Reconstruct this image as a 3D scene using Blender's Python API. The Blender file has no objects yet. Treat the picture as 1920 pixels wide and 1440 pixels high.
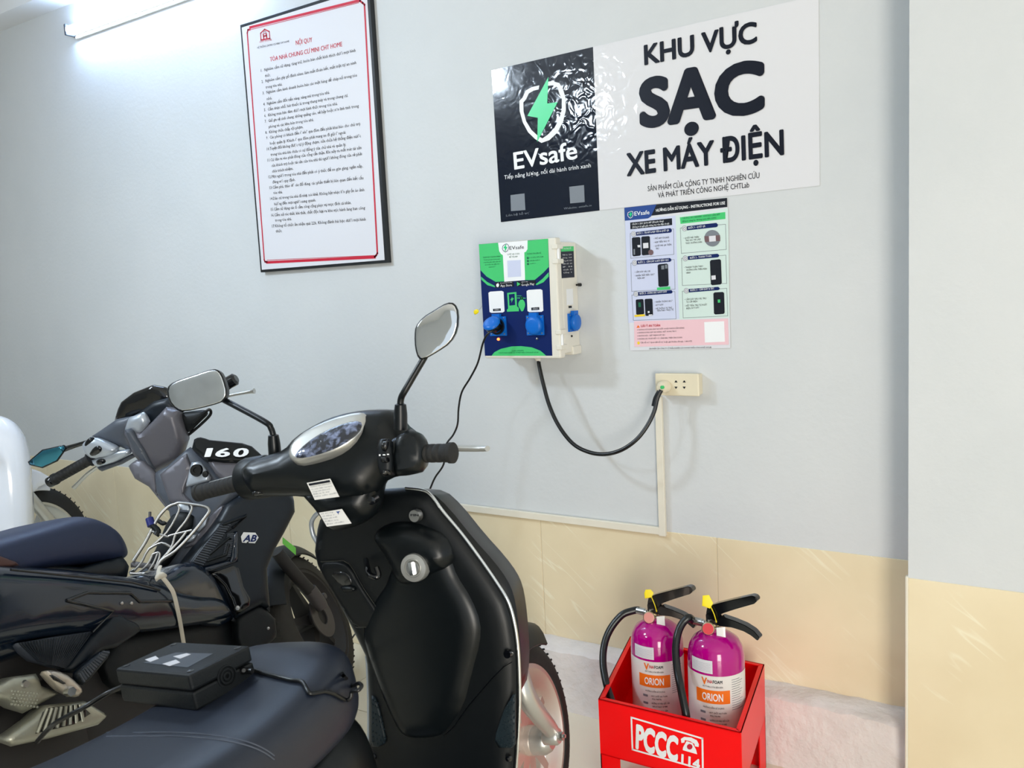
import bpy, bmesh, math, random
import numpy as np
from mathutils import Vector, Matrix
from mathutils.geometry import delaunay_2d_cdt

random.seed(7)
SC = bpy.context.scene
COL = SC.collection

# ------------------------------------------------------------------ camera
FPX, YAW, PITCH, ROLL = 1587.57, -0.573217, 0.112759, -0.0509477   # image taken as 1920 x 1440
CAM = np.array([0.0, -2.336, 1.36])
_f = np.array([math.sin(YAW)*math.cos(PITCH), math.cos(YAW)*math.cos(PITCH), -math.sin(PITCH)])
_r0 = np.array([math.cos(YAW), -math.sin(YAW), 0.0])
_u0 = np.cross(_r0, _f)
_r = math.cos(ROLL)*_r0 + math.sin(ROLL)*_u0
_u = -math.sin(ROLL)*_r0 + math.cos(ROLL)*_u0
cd = bpy.data.cameras.new('camera')
cd.sensor_fit = 'HORIZONTAL'; cd.sensor_width = 36.0; cd.lens = FPX*36.0/1920.0
cd.clip_start = 0.05
cd.dof.use_dof = True; cd.dof.focus_distance = 2.55; cd.dof.aperture_fstop = 9.5     # phone-sized aperture: only the near seat softens
cam = bpy.data.objects.new('camera', cd); COL.objects.link(cam)
cam.matrix_world = Matrix(((_r[0], _u[0], -_f[0], CAM[0]), (_r[1], _u[1], -_f[1], CAM[1]), (_r[2], _u[2], -_f[2], CAM[2]), (0, 0, 0, 1)))
SC.camera = cam

# ------------------------------------------------------------------ sky, lights, exposure
SC.view_settings.view_transform = 'Standard'
SC.view_settings.look = 'None'
SC.view_settings.gamma = 1.0
SC.view_settings.use_curve_mapping = False
SC.view_settings.exposure = -0.2
wd = bpy.data.worlds.new('daylight'); SC.world = wd; wd.use_nodes = True
bgn = wd.node_tree.nodes['Background']
bgn.inputs[0].default_value = (0.82, 0.92, 1.0, 1); bgn.inputs[1].default_value = 1.05

def area_light(name, loc, target, size, power, color, size_y=None):
    l = bpy.data.lights.new(name, 'AREA'); l.energy = power; l.color = color; l.size = size
    if size_y: l.shape = 'RECTANGLE'; l.size_y = size_y
    o = bpy.data.objects.new(name, l); COL.objects.link(o); o.location = loc
    o.rotation_euler = (Vector(target)-Vector(loc)).to_track_quat('-Z', 'Y').to_euler()
    return o
LAMP = (-2.87, -1.90, 2.62); LAMP2 = (-2.85, -3.15, 2.62)
area_light('ceiling_lamp_light', LAMP, (-2.2, -0.6, 0.6), 0.26, 38, (0.72, 0.86, 1.0), 0.26)
area_light('ceiling_lamp_light', LAMP2, (-2.2, -1.6, 0.6), 0.30, 22, (0.74, 0.87, 1.0), 0.30)
# daylight that comes in through the open gateway on the right, behind the camera
area_light('gateway_daylight', (1.75, -4.2, 0.95), (-0.7, 0, 0.5), 1.1, 112, (1.0, 0.94, 0.84), 1.7)

# ------------------------------------------------------------------ pixel -> point helpers
def ray(x, y): return _f + _r*(x-960.0)/FPX - _u*(y-720.0)/FPX

class Frame:
    def __init__(s, M, O): s.M = np.array(M, float); s.O = np.array(O, float); s.c = s.M.T @ (CAM-s.O)
    def P(s, x, y, p0, n):
        d = s.M.T @ ray(x, y); n = np.array(n, float); p0 = np.array(p0, float)
        t = ((p0-s.c) @ n)/(d @ n); return s.c + t*d
    def X(s, x, y, v): return s.P(x, y, (v, 0, 0), (1, 0, 0))
    def Y(s, x, y, v): return s.P(x, y, (0, v, 0), (0, 1, 0))
    def Z(s, x, y, v): return s.P(x, y, (0, 0, v), (0, 0, 1))
    def world(s, p): return s.O + s.M @ np.array(p, float)
    def mat(s):
        M = s.M; O = s.O
        return Matrix(((M[0][0], M[0][1], M[0][2], O[0]), (M[1][0], M[1][1], M[1][2], O[1]), (M[2][0], M[2][1], M[2][2], O[2]), (0, 0, 0, 1)))
def vehicle_axes(heading, lean):
    h, l = math.radians(heading), math.radians(lean)
    f = np.array([math.sin(h), math.cos(h), 0]); n = np.array([math.cos(h)*math.cos(l), -math.sin(h)*math.cos(l), math.sin(l)])
    return np.stack([n, f, np.cross(n, f)], 1)
def vehicle(heading, lean, anchor, alocal):
    M = vehicle_axes(heading, lean); return Frame(M, np.array(anchor)-M @ np.array(alocal))
def wframe(x, y, z): return Frame(np.eye(3), (x, y, z))
WORLD = wframe(0, 0, 0)
def plx(v): return ((v, 0, 0), (1, 0, 0))
def ply(v): return ((0, v, 0), (0, -1, 0))
def plz(v): return ((0, 0, v), (0, 0, 1))

# ------------------------------------------------------------------ materials
MATS = {}
def mat(name, col, rough=0.5, metal=0.0, coat=0.0, spec=0.5, bump=0.0, bscale=200.0, var=0.0, vscale=8.0, emit=None, estr=0.0, bdist=0.002, alpha=None, trans=0.0):
    m = bpy.data.materials.new(name); m.use_nodes = True; nt = m.node_tree; b = nt.nodes['Principled BSDF']
    b.inputs['Base Color'].default_value = (*col, 1); b.inputs['Roughness'].default_value = rough
    b.inputs['Metallic'].default_value = metal; b.inputs['Coat Weight'].default_value = coat
    b.inputs['Coat Roughness'].default_value = 0.06; b.inputs['Specular IOR Level'].default_value = spec
    if trans: b.inputs['Transmission Weight'].default_value = trans
    tc = nt.nodes.new('ShaderNodeTexCoord')
    if var:
        n = nt.nodes.new('ShaderNodeTexNoise'); n.inputs['Scale'].default_value = vscale; n.inputs['Detail'].default_value = 5
        nt.links.new(tc.outputs['Object'], n.inputs['Vector'])
        mx = nt.nodes.new('ShaderNodeMixRGB'); mx.inputs[1].default_value = (*[c*(1-var) for c in col], 1); mx.inputs[2].default_value = (*[min(1, c*(1+var)) for c in col], 1)
        nt.links.new(n.outputs['Fac'], mx.inputs[0]); nt.links.new(mx.outputs[0], b.inputs['Base Color'])
    if bump:
        n2 = nt.nodes.new('ShaderNodeTexNoise'); n2.inputs['Scale'].default_value = bscale; n2.inputs['Detail'].default_value = 3
        nt.links.new(tc.outputs['Object'], n2.inputs['Vector'])
        bp = nt.nodes.new('ShaderNodeBump'); bp.inputs['Strength'].default_value = bump; bp.inputs['Distance'].default_value = bdist
        nt.links.new(n2.outputs['Fac'], bp.inputs['Height']); nt.links.new(bp.outputs[0], b.inputs['Normal'])
    if emit: b.inputs['Emission Color'].default_value = (*emit, 1); b.inputs['Emission Strength'].default_value = estr
    MATS[name] = m; return m

def srgb(r, g, b): return tuple(((c/255)/12.92 if c/255 <= 0.04045 else ((c/255+0.055)/1.055)**2.4) for c in (r, g, b))

def wall_paint():
    m = mat('wall_paint', (0.80, 0.82, 0.81), 0.6, bump=0.25, bscale=60, bdist=0.003)
    nt = m.node_tree; b = nt.nodes['Principled BSDF']; tc = nt.nodes.new('ShaderNodeTexCoord')
    # faint smudges, a few dark scuffs and specks with shapes of their own
    n = nt.nodes.new('ShaderNodeTexNoise'); n.inputs['Scale'].default_value = 1.6; n.inputs['Detail'].default_value = 6; n.inputs['Roughness'].default_value = 0.65
    nt.links.new(tc.outputs['Object'], n.inputs['Vector'])
    cr = nt.nodes.new('ShaderNodeValToRGB'); cr.color_ramp.elements[0].position = 0.3; cr.color_ramp.elements[0].color = (0.60, 0.625, 0.638, 1); cr.color_ramp.elements[1].position = 0.65; cr.color_ramp.elements[1].color = (0.65, 0.668, 0.678, 1)
    nt.links.new(n.outputs['Fac'], cr.inputs[0])
    v = nt.nodes.new('ShaderNodeTexVoronoi'); v.inputs['Scale'].default_value = 3.1; v.inputs['Randomness'].default_value = 1.0
    nt.links.new(tc.outputs['Object'], v.inputs['Vector'])
    lt = nt.nodes.new('ShaderNodeMath'); lt.operation = 'LESS_THAN'; lt.inputs[1].default_value = 0.016
    nt.links.new(v.outputs['Distance'], lt.inputs[0])
    mx = nt.nodes.new('ShaderNodeMixRGB'); mx.inputs[2].default_value = (0.25, 0.24, 0.22, 1)
    nt.links.new(lt.outputs[0], mx.inputs[0]); nt.links.new(cr.outputs[0], mx.inputs[1]); nt.links.new(mx.outputs[0], b.inputs['Base Color'])
    return m
wall_paint()

def tile_beige():
    m = mat('beige_tile', srgb(214, 198, 160), 0.28, coat=0.15)
    nt = m.node_tree; b = nt.nodes['Principled BSDF']; tc = nt.nodes.new('ShaderNodeTexCoord')
    n = nt.nodes.new('ShaderNodeTexNoise'); n.inputs['Scale'].default_value = 3.0; n.inputs['Detail'].default_value = 6
    nt.links.new(tc.outputs['Object'], n.inputs['Vector'])
    cr = nt.nodes.new('ShaderNodeValToRGB'); cr.color_ramp.elements[0].position = 0.3; cr.color_ramp.elements[0].color = (*srgb(224, 208, 174), 1); cr.color_ramp.elements[1].position = 0.7; cr.color_ramp.elements[1].color = (*srgb(236, 222, 190), 1)
    nt.links.new(n.outputs['Fac'], cr.inputs[0])
    # thin pale diagonal veins
    mp = nt.nodes.new('ShaderNodeMapping'); mp.vector_type = 'TEXTURE'; mp.inputs['Rotation'].default_value = (0, math.radians(40), 0); mp.inputs['Scale'].default_value = (0.9, 0.3, 0.10)
    nt.links.new(tc.outputs['Object'], mp.inputs['Vector'])
    n2 = nt.nodes.new('ShaderNodeTexNoise'); n2.inputs['Scale'].default_value = 1.5; n2.inputs['Detail'].default_value = 2.5
    nt.links.new(mp.outputs[0], n2.inputs['Vector'])
    s = nt.nodes.new('ShaderNodeMath'); s.operation = 'SUBTRACT'; s.inputs[1].default_value = 0.5; nt.links.new(n2.outputs['Fac'], s.inputs[0])
    a = nt.nodes.new('ShaderNodeMath'); a.operation = 'ABSOLUTE'; nt.links.new(s.outputs[0], a.inputs[0])
    c2 = nt.nodes.new('ShaderNodeValToRGB'); c2.color_ramp.elements[0].position = 0.0; c2.color_ramp.elements[0].color = (0.8, 0.8, 0.8, 1); c2.color_ramp.elements[1].position = 0.018; c2.color_ramp.elements[1].color = (0, 0, 0, 1)
    nt.links.new(a.outputs[0], c2.inputs[0])
    n3 = nt.nodes.new('ShaderNodeTexNoise'); n3.inputs['Scale'].default_value = 4.0; nt.links.new(tc.outputs['Object'], n3.inputs['Vector'])
    c3 = nt.nodes.new('ShaderNodeValToRGB'); c3.color_ramp.elements[0].position = 0.5; c3.color_ramp.elements[1].position = 0.6
    nt.links.new(n3.outputs['Fac'], c3.inputs[0])
    mu = nt.nodes.new('ShaderNodeMath'); mu.operation = 'MULTIPLY'; nt.links.new(c2.outputs[0], mu.inputs[0]); nt.links.new(c3.outputs[0], mu.inputs[1])
    mx = nt.nodes.new('ShaderNodeMixRGB'); mx.inputs[2].default_value = (*srgb(240, 232, 205), 1)
    nt.links.new(mu.outputs[0], mx.inputs[0]); nt.links.new(cr.outputs[0], mx.inputs[1]); nt.links.new(mx.outputs[0], b.inputs['Base Color'])
    return m
tile_beige()
mat('grout', srgb(208, 196, 168), 0.8)
mat('concrete', srgb(224, 219, 217), 0.9, bump=0.9, bscale=45, var=0.14, vscale=14, bdist=0.006)
mat('floor_tile', srgb(232, 224, 202), 0.22, coat=0.2, var=0.05, vscale=5)
mat('floor_grout', srgb(150, 138, 118), 0.8)
mat('ceiling_paint', (0.78, 0.79, 0.80), 0.7, bump=0.2, bscale=50)
mat('tube_glow', (1, 1, 1), 0.4, emit=(0.50, 0.69, 1.0), estr=66.0)
mat('lamp_glow', (1, 1, 1), 0.4, emit=(0.96, 0.98, 1.0), estr=8.0)
mat('white_plastic', srgb(228, 224, 212), 0.38)
mat('white_gloss', srgb(236, 238, 240), 0.22, coat=0.4)
mat('cream_plastic', srgb(226, 216, 190), 0.42, var=0.06, vscale=20)
mat('conduit_plastic', srgb(228, 222, 206), 0.45, var=0.05, vscale=12)
mat('black_frame', srgb(16, 20, 24), 0.4)
mat('paper', srgb(219, 219, 225), 0.5)
mat('white_ink', srgb(240, 242, 244), 0.45)
mat('red_ink', srgb(196, 20, 52), 0.5)
mat('rule_ink', srgb(26, 28, 40), 0.5, spec=0.25)
mat('black_ink', srgb(20, 24, 34), 0.5, spec=0.25)
mat('grey_ink', srgb(120, 126, 134), 0.5)
mat('navy_ink', srgb(8, 32, 92), 0.4, spec=0.25)
mat('blue_ink', srgb(14, 62, 140), 0.4)
mat('dark_navy_ink', srgb(16, 22, 44), 0.35, spec=0.25)
mat('green_ink', srgb(72, 198, 116), 0.4, spec=0.25)
mat('bright_green', srgb(30, 206, 128), 0.3)
mat('dark_green_ink', srgb(16, 100, 70), 0.4)
mat('pink_ink', srgb(236, 196, 204), 0.5)
mat('pale_lilac', srgb(204, 210, 234), 0.5)
mat('pale_mint', srgb(208, 226, 220), 0.5)
mat('yellow_ink', srgb(240, 206, 40), 0.5)
mat('brown_ink', srgb(110, 84, 88), 0.5)
mat('orange_ink', srgb(240, 116, 30), 0.35)
def laminated(name, col):
    # smooth laminate, crinkled only where the film has bubbled around one spot
    m = mat(name, col, 0.10, coat=0.6)
    nt = m.node_tree; b = nt.nodes['Principled BSDF']; tc = nt.nodes.new('ShaderNodeTexCoord')
    n = nt.nodes.new('ShaderNodeTexNoise'); n.inputs['Scale'].default_value = 30; n.inputs['Detail'].default_value = 1.0; n.inputs['Distortion'].default_value = 0.8
    nt.links.new(tc.outputs['Object'], n.inputs['Vector'])
    sb = nt.nodes.new('ShaderNodeVectorMath'); sb.operation = 'DISTANCE'; sb.inputs[1].default_value = (-0.185, 0, 0.325); nt.links.new(tc.outputs['Object'], sb.inputs[0])
    rp = nt.nodes.new('ShaderNodeMapRange'); rp.inputs[1].default_value = 0.05; rp.inputs[2].default_value = 0.26; rp.inputs[3].default_value = 1.0; rp.inputs[4].default_value = 0.10
    nt.links.new(sb.outputs['Value'], rp.inputs[0])
    mu = nt.nodes.new('ShaderNodeMath'); mu.operation = 'MULTIPLY'; nt.links.new(n.outputs['Fac'], mu.inputs[0]); nt.links.new(rp.outputs[0], mu.inputs[1])
    bp = nt.nodes.new('ShaderNodeBump'); bp.inputs['Strength'].default_value = 0.45; bp.inputs['Distance'].default_value = 0.005
    nt.links.new(mu.outputs[0], bp.inputs['Height']); nt.links.new(bp.outputs[0], b.inputs['Normal']); nt.links.new(bp.outputs[0], b.inputs['Coat Normal'])
laminated('banner_dark', srgb(10, 20, 38)); laminated('banner_white', srgb(224, 224, 228))
mat('banner_black', srgb(10, 16, 32), 0.4, spec=0.25)
mat('socket_blue', srgb(8, 104, 200), 0.34, spec=0.35)
mat('red_lamp', srgb(255, 60, 20), 0.3, emit=(1.0, 0.10, 0.02), estr=9.0)
mat('steel', srgb(190, 190, 188), 0.3, metal=1.0)
mat('chrome', srgb(225, 228, 230), 0.12, metal=1.0)
mat('silver_paint', srgb(196, 196, 192), 0.32, metal=0.7)
mat('wheel_silver', srgb(214, 200, 190), 0.3, metal=0.6)
mat('rubber', srgb(26, 26, 26), 0.75, bump=0.3, bscale=120)
mat('tyre_old', srgb(52, 50, 46), 0.8, bump=0.4, bscale=60, var=0.25, vscale=20)
mat('black_cable', srgb(12, 14, 16), 0.32)
mat('black_plastic', srgb(11, 15, 18), 0.40, spec=0.32, bump=0.12, bscale=900, bdist=0.0006)
mat('black_satin', srgb(10, 15, 18), 0.32, spec=0.36)
mat('black_gloss', srgb(8, 10, 14), 0.12, coat=0.5)
mat('seat_vinyl', srgb(27, 34, 48), 0.40, bump=0.25, bscale=700, bdist=0.0008)
mat('navy_seat', srgb(26, 38, 68), 0.5, bump=0.25, bscale=700, bdist=0.0008)
mat('navy_paint', srgb(10, 24, 40), 0.2, coat=0.6)
mat('navy_matte', srgb(10, 20, 30), 0.40, spec=0.4)
mat('dark_plastic', srgb(17, 21, 24), 0.5, spec=0.35, bump=0.2, bscale=300)
mat('purple_grey', srgb(98, 97, 104), 0.36, metal=0.3)
mat('grey_plastic', srgb(72, 78, 88), 0.42)
mat('silver_plastic', srgb(180, 188, 198), 0.3, metal=0.5)
mat('engine_metal', srgb(178, 178, 164), 0.38, metal=0.7, bump=0.4, bscale=80)
mat('peg_metal', srgb(206, 196, 184), 0.35, metal=0.75)
mat('brown_seat', srgb(74, 48, 44), 0.6)
mat('white_strap', srgb(214, 206, 190), 0.7)
mat('rack_steel', srgb(176, 174, 170), 0.32, metal=0.9)
mat('fork_grey', srgb(86, 82, 82), 0.5, metal=0.3)
mat('fork_dark', srgb(40, 38, 38), 0.6)
mat('mirror_glass', (0.82, 0.84, 0.86), 0.03, metal=1.0)
mat('dusty_mirror', (0.80, 0.84, 0.88), 0.22, metal=1.0, var=0.15, vscale=30)
mat('teal_mirror', srgb(70, 140, 165), 0.15, metal=0.9)
mat('blue_key', srgb(20, 30, 110), 0.4)
mat('lime_sticker', srgb(110, 210, 70), 0.4)
mat('white_paint_gloss', srgb(232, 234, 240), 0.16, coat=0.6)
mat('red_paint', srgb(252, 0, 8), 0.34, spec=0.3)
mat('purple_paint', srgb(176, 0, 124), 0.14, coat=0.6, spec=0.3)
mat('label_white', srgb(226, 224, 220), 0.25, coat=0.4)
mat('gauge_red', srgb(214, 50, 56), 0.25, coat=0.5)
mat('gauge_pale', srgb(224, 150, 140), 0.25, coat=0.5)
mat('brass', srgb(196, 180, 150), 0.3, metal=0.9)
mat('yellow_tag', srgb(246, 222, 10), 0.45)
mat('pad_rubber', srgb(24, 36, 42), 0.45, spec=0.4)
mat('stitch', srgb(74, 80, 92), 0.7)
def dash_film():
    m = mat('dash_film', srgb(40, 44, 60), 0.12, coat=0.6)
    nt = m.node_tree; b = nt.nodes['Principled BSDF']; tc = nt.nodes.new('ShaderNodeTexCoord')
    n = nt.nodes.new('ShaderNodeTexNoise'); n.inputs['Scale'].default_value = 60; n.inputs['Detail'].default_value = 5; n.inputs['Distortion'].default_value = 0.5
    nt.links.new(tc.outputs['Object'], n.inputs['Vector'])
    cr = nt.nodes.new('ShaderNodeValToRGB'); e = cr.color_ramp.elements; e[0].position = 0.46; e[0].color = (*srgb(30, 34, 46), 1); e[1].position = 0.68; e[1].color = (*srgb(140, 152, 186), 1)
    nt.links.new(n.outputs['Fac'], cr.inputs[0]); nt.links.new(cr.outputs[0], b.inputs['Base Color'])
    bp = nt.nodes.new('ShaderNodeBump'); bp.inputs['Strength'].default_value = 0.6; bp.inputs['Distance'].default_value = 0.003
    nt.links.new(n.outputs['Fac'], bp.inputs['Height']); nt.links.new(bp.outputs[0], b.inputs['Normal']); nt.links.new(bp.outputs[0], b.inputs['Coat Normal'])
dash_film()

# ------------------------------------------------------------------ object helpers
def tag(o, label=None, cat=None, group=None, kind=None):
    if label: o['label'] = label
    if cat: o['category'] = cat
    if group: o['group'] = group
    if kind: o['kind'] = kind
    return o
def thing(name, label, cat, fr, group=None):
    o = bpy.data.objects.new(name, None); COL.objects.link(o); o.empty_display_size = 0.05
    o.matrix_world = fr.mat(); return tag(o, label, cat, group)
def mk(name, verts, faces, m, parent=None, smooth=False, label=None):
    me = bpy.data.meshes.new(name); me.from_pydata([tuple(map(float, v)) for v in verts], [], [tuple(f) for f in faces])
    bm = bmesh.new(); bm.from_mesh(me); bmesh.ops.recalc_face_normals(bm, faces=bm.faces); bm.to_mesh(me); bm.free()
    if smooth:
        me.polygons.foreach_set('use_smooth', [True]*len(me.polygons))
    if m: me.materials.append(MATS[m])
    o = bpy.data.objects.new(name, me); COL.objects.link(o)
    if parent: o.parent = parent
    if label: o['label'] = label
    return o
def sharpen(o, deg=35):
    me = o.data; me.polygons.foreach_set('use_smooth', [True]*len(me.polygons))
    me.set_sharp_from_angle(angle=math.radians(deg)); return o
def box(name, lo, hi, m, parent=None, bev=0.0, label=None, seg=2):
    bm = bmesh.new(); bmesh.ops.create_cube(bm, size=1.0)
    for v in bm.verts: v.co = Vector([lo[i]+(v.co[i]+0.5)*(hi[i]-lo[i]) for i in range(3)])
    if bev: bmesh.ops.bevel(bm, geom=list(bm.edges), offset=bev, segments=seg, affect='EDGES', profile=0.5)
    me = bpy.data.meshes.new(name); bm.to_mesh(me); bm.free(); me.materials.append(MATS[m])
    o = bpy.data.objects.new(name, me); COL.objects.link(o)
    if parent: o.parent = parent
    if label: o['label'] = label
    return o
def join(name, parts, m, parent, smooth=False, label=None):
    V = []; F = []
    for v, f in parts:
        n = len(V); V += list(v); F += [tuple(i+n for i in q) for q in f]
    return mk(name, V, F, m, parent, smooth, label)
def boxvf(lo, hi):
    x0, y0, z0 = lo; x1, y1, z1 = hi
    return ([(x0,y0,z0),(x1,y0,z0),(x1,y1,z0),(x0,y1,z0),(x0,y0,z1),(x1,y0,z1),(x1,y1,z1),(x0,y1,z1)],
            [(0,3,2,1),(4,5,6,7),(0,1,5,4),(1,2,6,5),(2,3,7,6),(3,0,4,7)])
def basis(axis):
    a = np.array(axis, float); a /= np.linalg.norm(a)
    t = np.array([0, 0, 1.0]) if abs(a[2]) < 0.9 else np.array([1.0, 0, 0])
    u = np.cross(t, a); u /= np.linalg.norm(u); return a, u, np.cross(a, u)
def lathe_vf(profile, center, axis, seg=32):
    a, u, v = basis(axis); c = np.array(center, float); V = []; F = []
    n = len(profile)
    for i in range(seg):
        t = 2*math.pi*i/seg; d = u*math.cos(t)+v*math.sin(t)
        for r, h in profile: V.append(c+a*h+d*r)
    for i in range(seg):
        j = (i+1) % seg
        for k in range(n-1): F.append((i*n+k, j*n+k, j*n+k+1, i*n+k+1))
    for k in (() if tuple(profile[0]) == tuple(profile[-1]) else (0, n-1)):      # a closed ring profile gets no end caps
        if profile[k][0] > 1e-5: F.append(tuple(i*n+k for i in range(seg)))
    return V, F
def lathe(name, parent, profile, center, axis, m, seg=32, deg=40, label=None):
    V, F = lathe_vf(profile, center, axis, seg)
    o = mk(name, V, F, m, parent, label=label); bm = bmesh.new(); bm.from_mesh(o.data); bmesh.ops.remove_doubles(bm, verts=bm.verts, dist=1e-6); bmesh.ops.recalc_face_normals(bm, faces=bm.faces); bm.to_mesh(o.data); bm.free()
    return sharpen(o, deg)
def catmull(P, sub):
    P = [np.array(p, float) for p in P]
    if sub <= 1 or len(P) < 3: return P
    out = []
    for i in range(len(P)-1):
        p0 = P[max(i-1, 0)]; p1 = P[i]; p2 = P[i+1]; p3 = P[min(i+2, len(P)-1)]
        for k in range(sub):
            t = k/sub
            out.append(0.5*((2*p1)+(-p0+p2)*t+(2*p0-5*p1+4*p2-p3)*t*t+(-p0+3*p1-3*p2+p3)*t**3))
    out.append(P[-1]); return out
def tube_vf(P, rad, seg=10, sub=5, flat=1.0):
    n0 = len(P); Q = catmull(P, sub); n = len(Q)
    if isinstance(rad, (list, tuple)): R = np.interp(np.linspace(0, n0-1, n), range(n0), rad)
    else: R = [rad]*n
    V = []; F = []; prev = None
    for i in range(n):
        t = Q[min(i+1, n-1)]-Q[max(i-1, 0)]; t /= (np.linalg.norm(t)+1e-12)
        if prev is None: _, u, v = basis(t)
        else:
            u = prev-t*(prev @ t); u /= (np.linalg.norm(u)+1e-12); v = np.cross(t, u)
        prev = u
        for k in range(seg):
            a = 2*math.pi*k/seg; V.append(Q[i]+(u*math.cos(a)+v*math.sin(a)*flat)*R[i])
    for i in range(n-1):
        for k in range(seg):
            l = (k+1) % seg; F.append((i*seg+k, i*seg+l, (i+1)*seg+l, (i+1)*seg+k))
    F.append(tuple(range(seg))); F.append(tuple((n-1)*seg+k for k in range(seg)))
    return V, F
def tube(name, parent, P, rad, m, seg=10, sub=5, flat=1.0, label=None):
    V, F = tube_vf(P, rad, seg, sub, flat); return sharpen(mk(name, V, F, m, parent, label=label), 60)
def chaikin(P, k, closed=True):
    P = [np.array(p, float) for p in P]
    for _ in range(k):
        Q = []
        n = len(P)
        for i in range(n):
            a, b = P[i], P[(i+1) % n]; Q += [a*0.75+b*0.25, a*0.25+b*0.75]
        P = Q
    return P
def plane_basis(fr, plane):
    p0 = np.array(plane[0], float); n = np.array(plane[1], float); n /= np.linalg.norm(n)
    if (fr.c-p0) @ n < 0: n = -n
    t = np.array([0, 0, 1.0]) if abs(n[2]) < 0.95 else np.array([0, 1.0, 0])
    ev = t-n*(t @ n); ev /= np.linalg.norm(ev); eu = np.cross(ev, n)
    return p0, n, eu, ev
def puff(name, parent, fr, pts, plane, m, front=0.01, back=0.01, r=None, step=0.02, ch=1, label=None, flatback=False, extra=None, deg=50):
    """A padded solid: outline seen at pixels pts, laid on a plane of the thing's own frame, rounded towards both faces."""
    p0, n, eu, ev = plane_basis(fr, plane)
    P3 = [fr.P(x, y, p0, n) for x, y in pts]
    U = chaikin([((p-p0) @ eu, (p-p0) @ ev) for p in P3], ch)
    return puff_uv(name, parent, U, (p0, n, eu, ev), m, front, back, r, step, label, flatback, extra, deg)
def puff_uv(name, parent, U, B, m, front=0.01, back=0.01, r=None, step=0.02, label=None, flatback=False, extra=None, deg=50):
    p0, n, eu, ev = B
    if r is None: r = max(front, back)
    r = max(r, 1e-4)
    R = []
    k = len(U)
    for i in range(k):
        a, b = np.array(U[i]), np.array(U[(i+1) % k]); L = np.linalg.norm(b-a)
        q = max(1, int(math.ceil(L/step)))
        for j in range(q): R.append(a+(b-a)*j/q)
    R = np.array(R); nb = len(R)
    area = 0.5*np.sum(R[:, 0]*np.roll(R[:, 1], -1)-np.roll(R[:, 0], -1)*R[:, 1])
    if area < 0: R = R[::-1].copy()
    A = R; Bv = np.roll(R, -1, 0); D = Bv-A; LL = np.maximum((D*D).sum(1), 1e-14)
    def dist(pp):
        w = pp[:, None, :]-A[None]; t = np.clip((w*D[None]).sum(2)/LL[None], 0, 1)
        return np.sqrt((((A[None]+t[..., None]*D[None])-pp[:, None, :])**2).sum(2).min(1))
    def inside(pp):
        x, y = pp[:, 0:1], pp[:, 1:2]; a1, a2 = A[:, 0][None], A[:, 1][None]; b1, b2 = Bv[:, 0][None], Bv[:, 1][None]
        c = ((a2 > y) != (b2 > y)) & (x < (b1-a1)*(y-a2)/np.where(np.abs(b2-a2) < 1e-12, 1e-12, b2-a2)+a1)
        return (c.sum(1) % 2) == 1
    cand = []
    tn = np.roll(R, -1, 0)-np.roll(R, 1, 0); tn /= np.maximum(np.linalg.norm(tn, axis=1), 1e-9)[:, None]
    nin = np.stack([-tn[:, 1], tn[:, 0]], 1)
    for fct in (0.12, 0.4, 0.8):
        q = R+nin*r*fct; ok = inside(q) & (dist(q) > 0.93*r*fct); cand.append(q[ok])
    lo, hi = R.min(0), R.max(0)
    gx = np.arange(lo[0]+step*0.5, hi[0], step); gy = np.arange(lo[1]+step*0.5, hi[1], step)
    if len(gx) and len(gy):
        g = np.array([(x, y) for x in gx for y in gy]); g = g[inside(g)]
        if len(g):
            d = dist(g); g = g[d > max(r*0.95, step*0.45)]; cand.append(g)
    I = np.concatenate(cand) if cand else np.zeros((0, 2))
    allp = np.concatenate([R, I])
    vs, es, fs, ov, oe, of = delaunay_2d_cdt([Vector(p) for p in allp], [(i, (i+1) % nb) for i in range(nb)], [], 1, 1e-7)
    W = np.array([(v.x, v.y) for v in vs])
    onb = np.array([any(q < nb for q in o) for o in ov]) if ov else np.zeros(len(W), bool)
    d = dist(W); d[onb] = 0
    h = np.sqrt(np.clip(1-(1-np.minimum(d/r, 1))**2, 0, 1))
    hf = front*h
    if extra is not None: hf = hf+extra(W[:, 0], W[:, 1])*np.minimum(d/r, 1)
    hb = -back*(np.where(onb, 1.0, 1.0) if flatback else h)
    F3 = p0+np.outer(W[:, 0], eu)+np.outer(W[:, 1], ev)
    top = F3+np.outer(hf, n); nv = len(W)
    tri = [tuple(f) for f in fs if len(f) >= 3]
    V = list(top)
    if flatback:
        V += list(F3+np.outer(hb, n)); faces = list(tri)+[tuple(i+nv for i in reversed(f)) for f in tri]
        cnt = {}
        for f in tri:
            for i in range(len(f)):
                e = (f[i], f[(i+1) % len(f)]); cnt[e] = 1
        for (a, b) in list(cnt):
            if (b, a) not in cnt: faces.append((b, a, a+nv, b+nv))
    else:
        idx = {}
        for i in range(nv):
            if onb[i]: idx[i] = i
            else: idx[i] = len(V); V.append(F3[i]+hb[i]*n)
        faces = list(tri)+[tuple(idx[i] for i in reversed(f)) for f in tri]
        faces = [f for k2, f in enumerate(faces) if k2 < len(tri) or any(not onb[q] for q in tri[k2-len(tri)]) or True]
    o = mk(name, V, faces, m, parent, label=label)
    return sharpen(o, deg)
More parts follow.
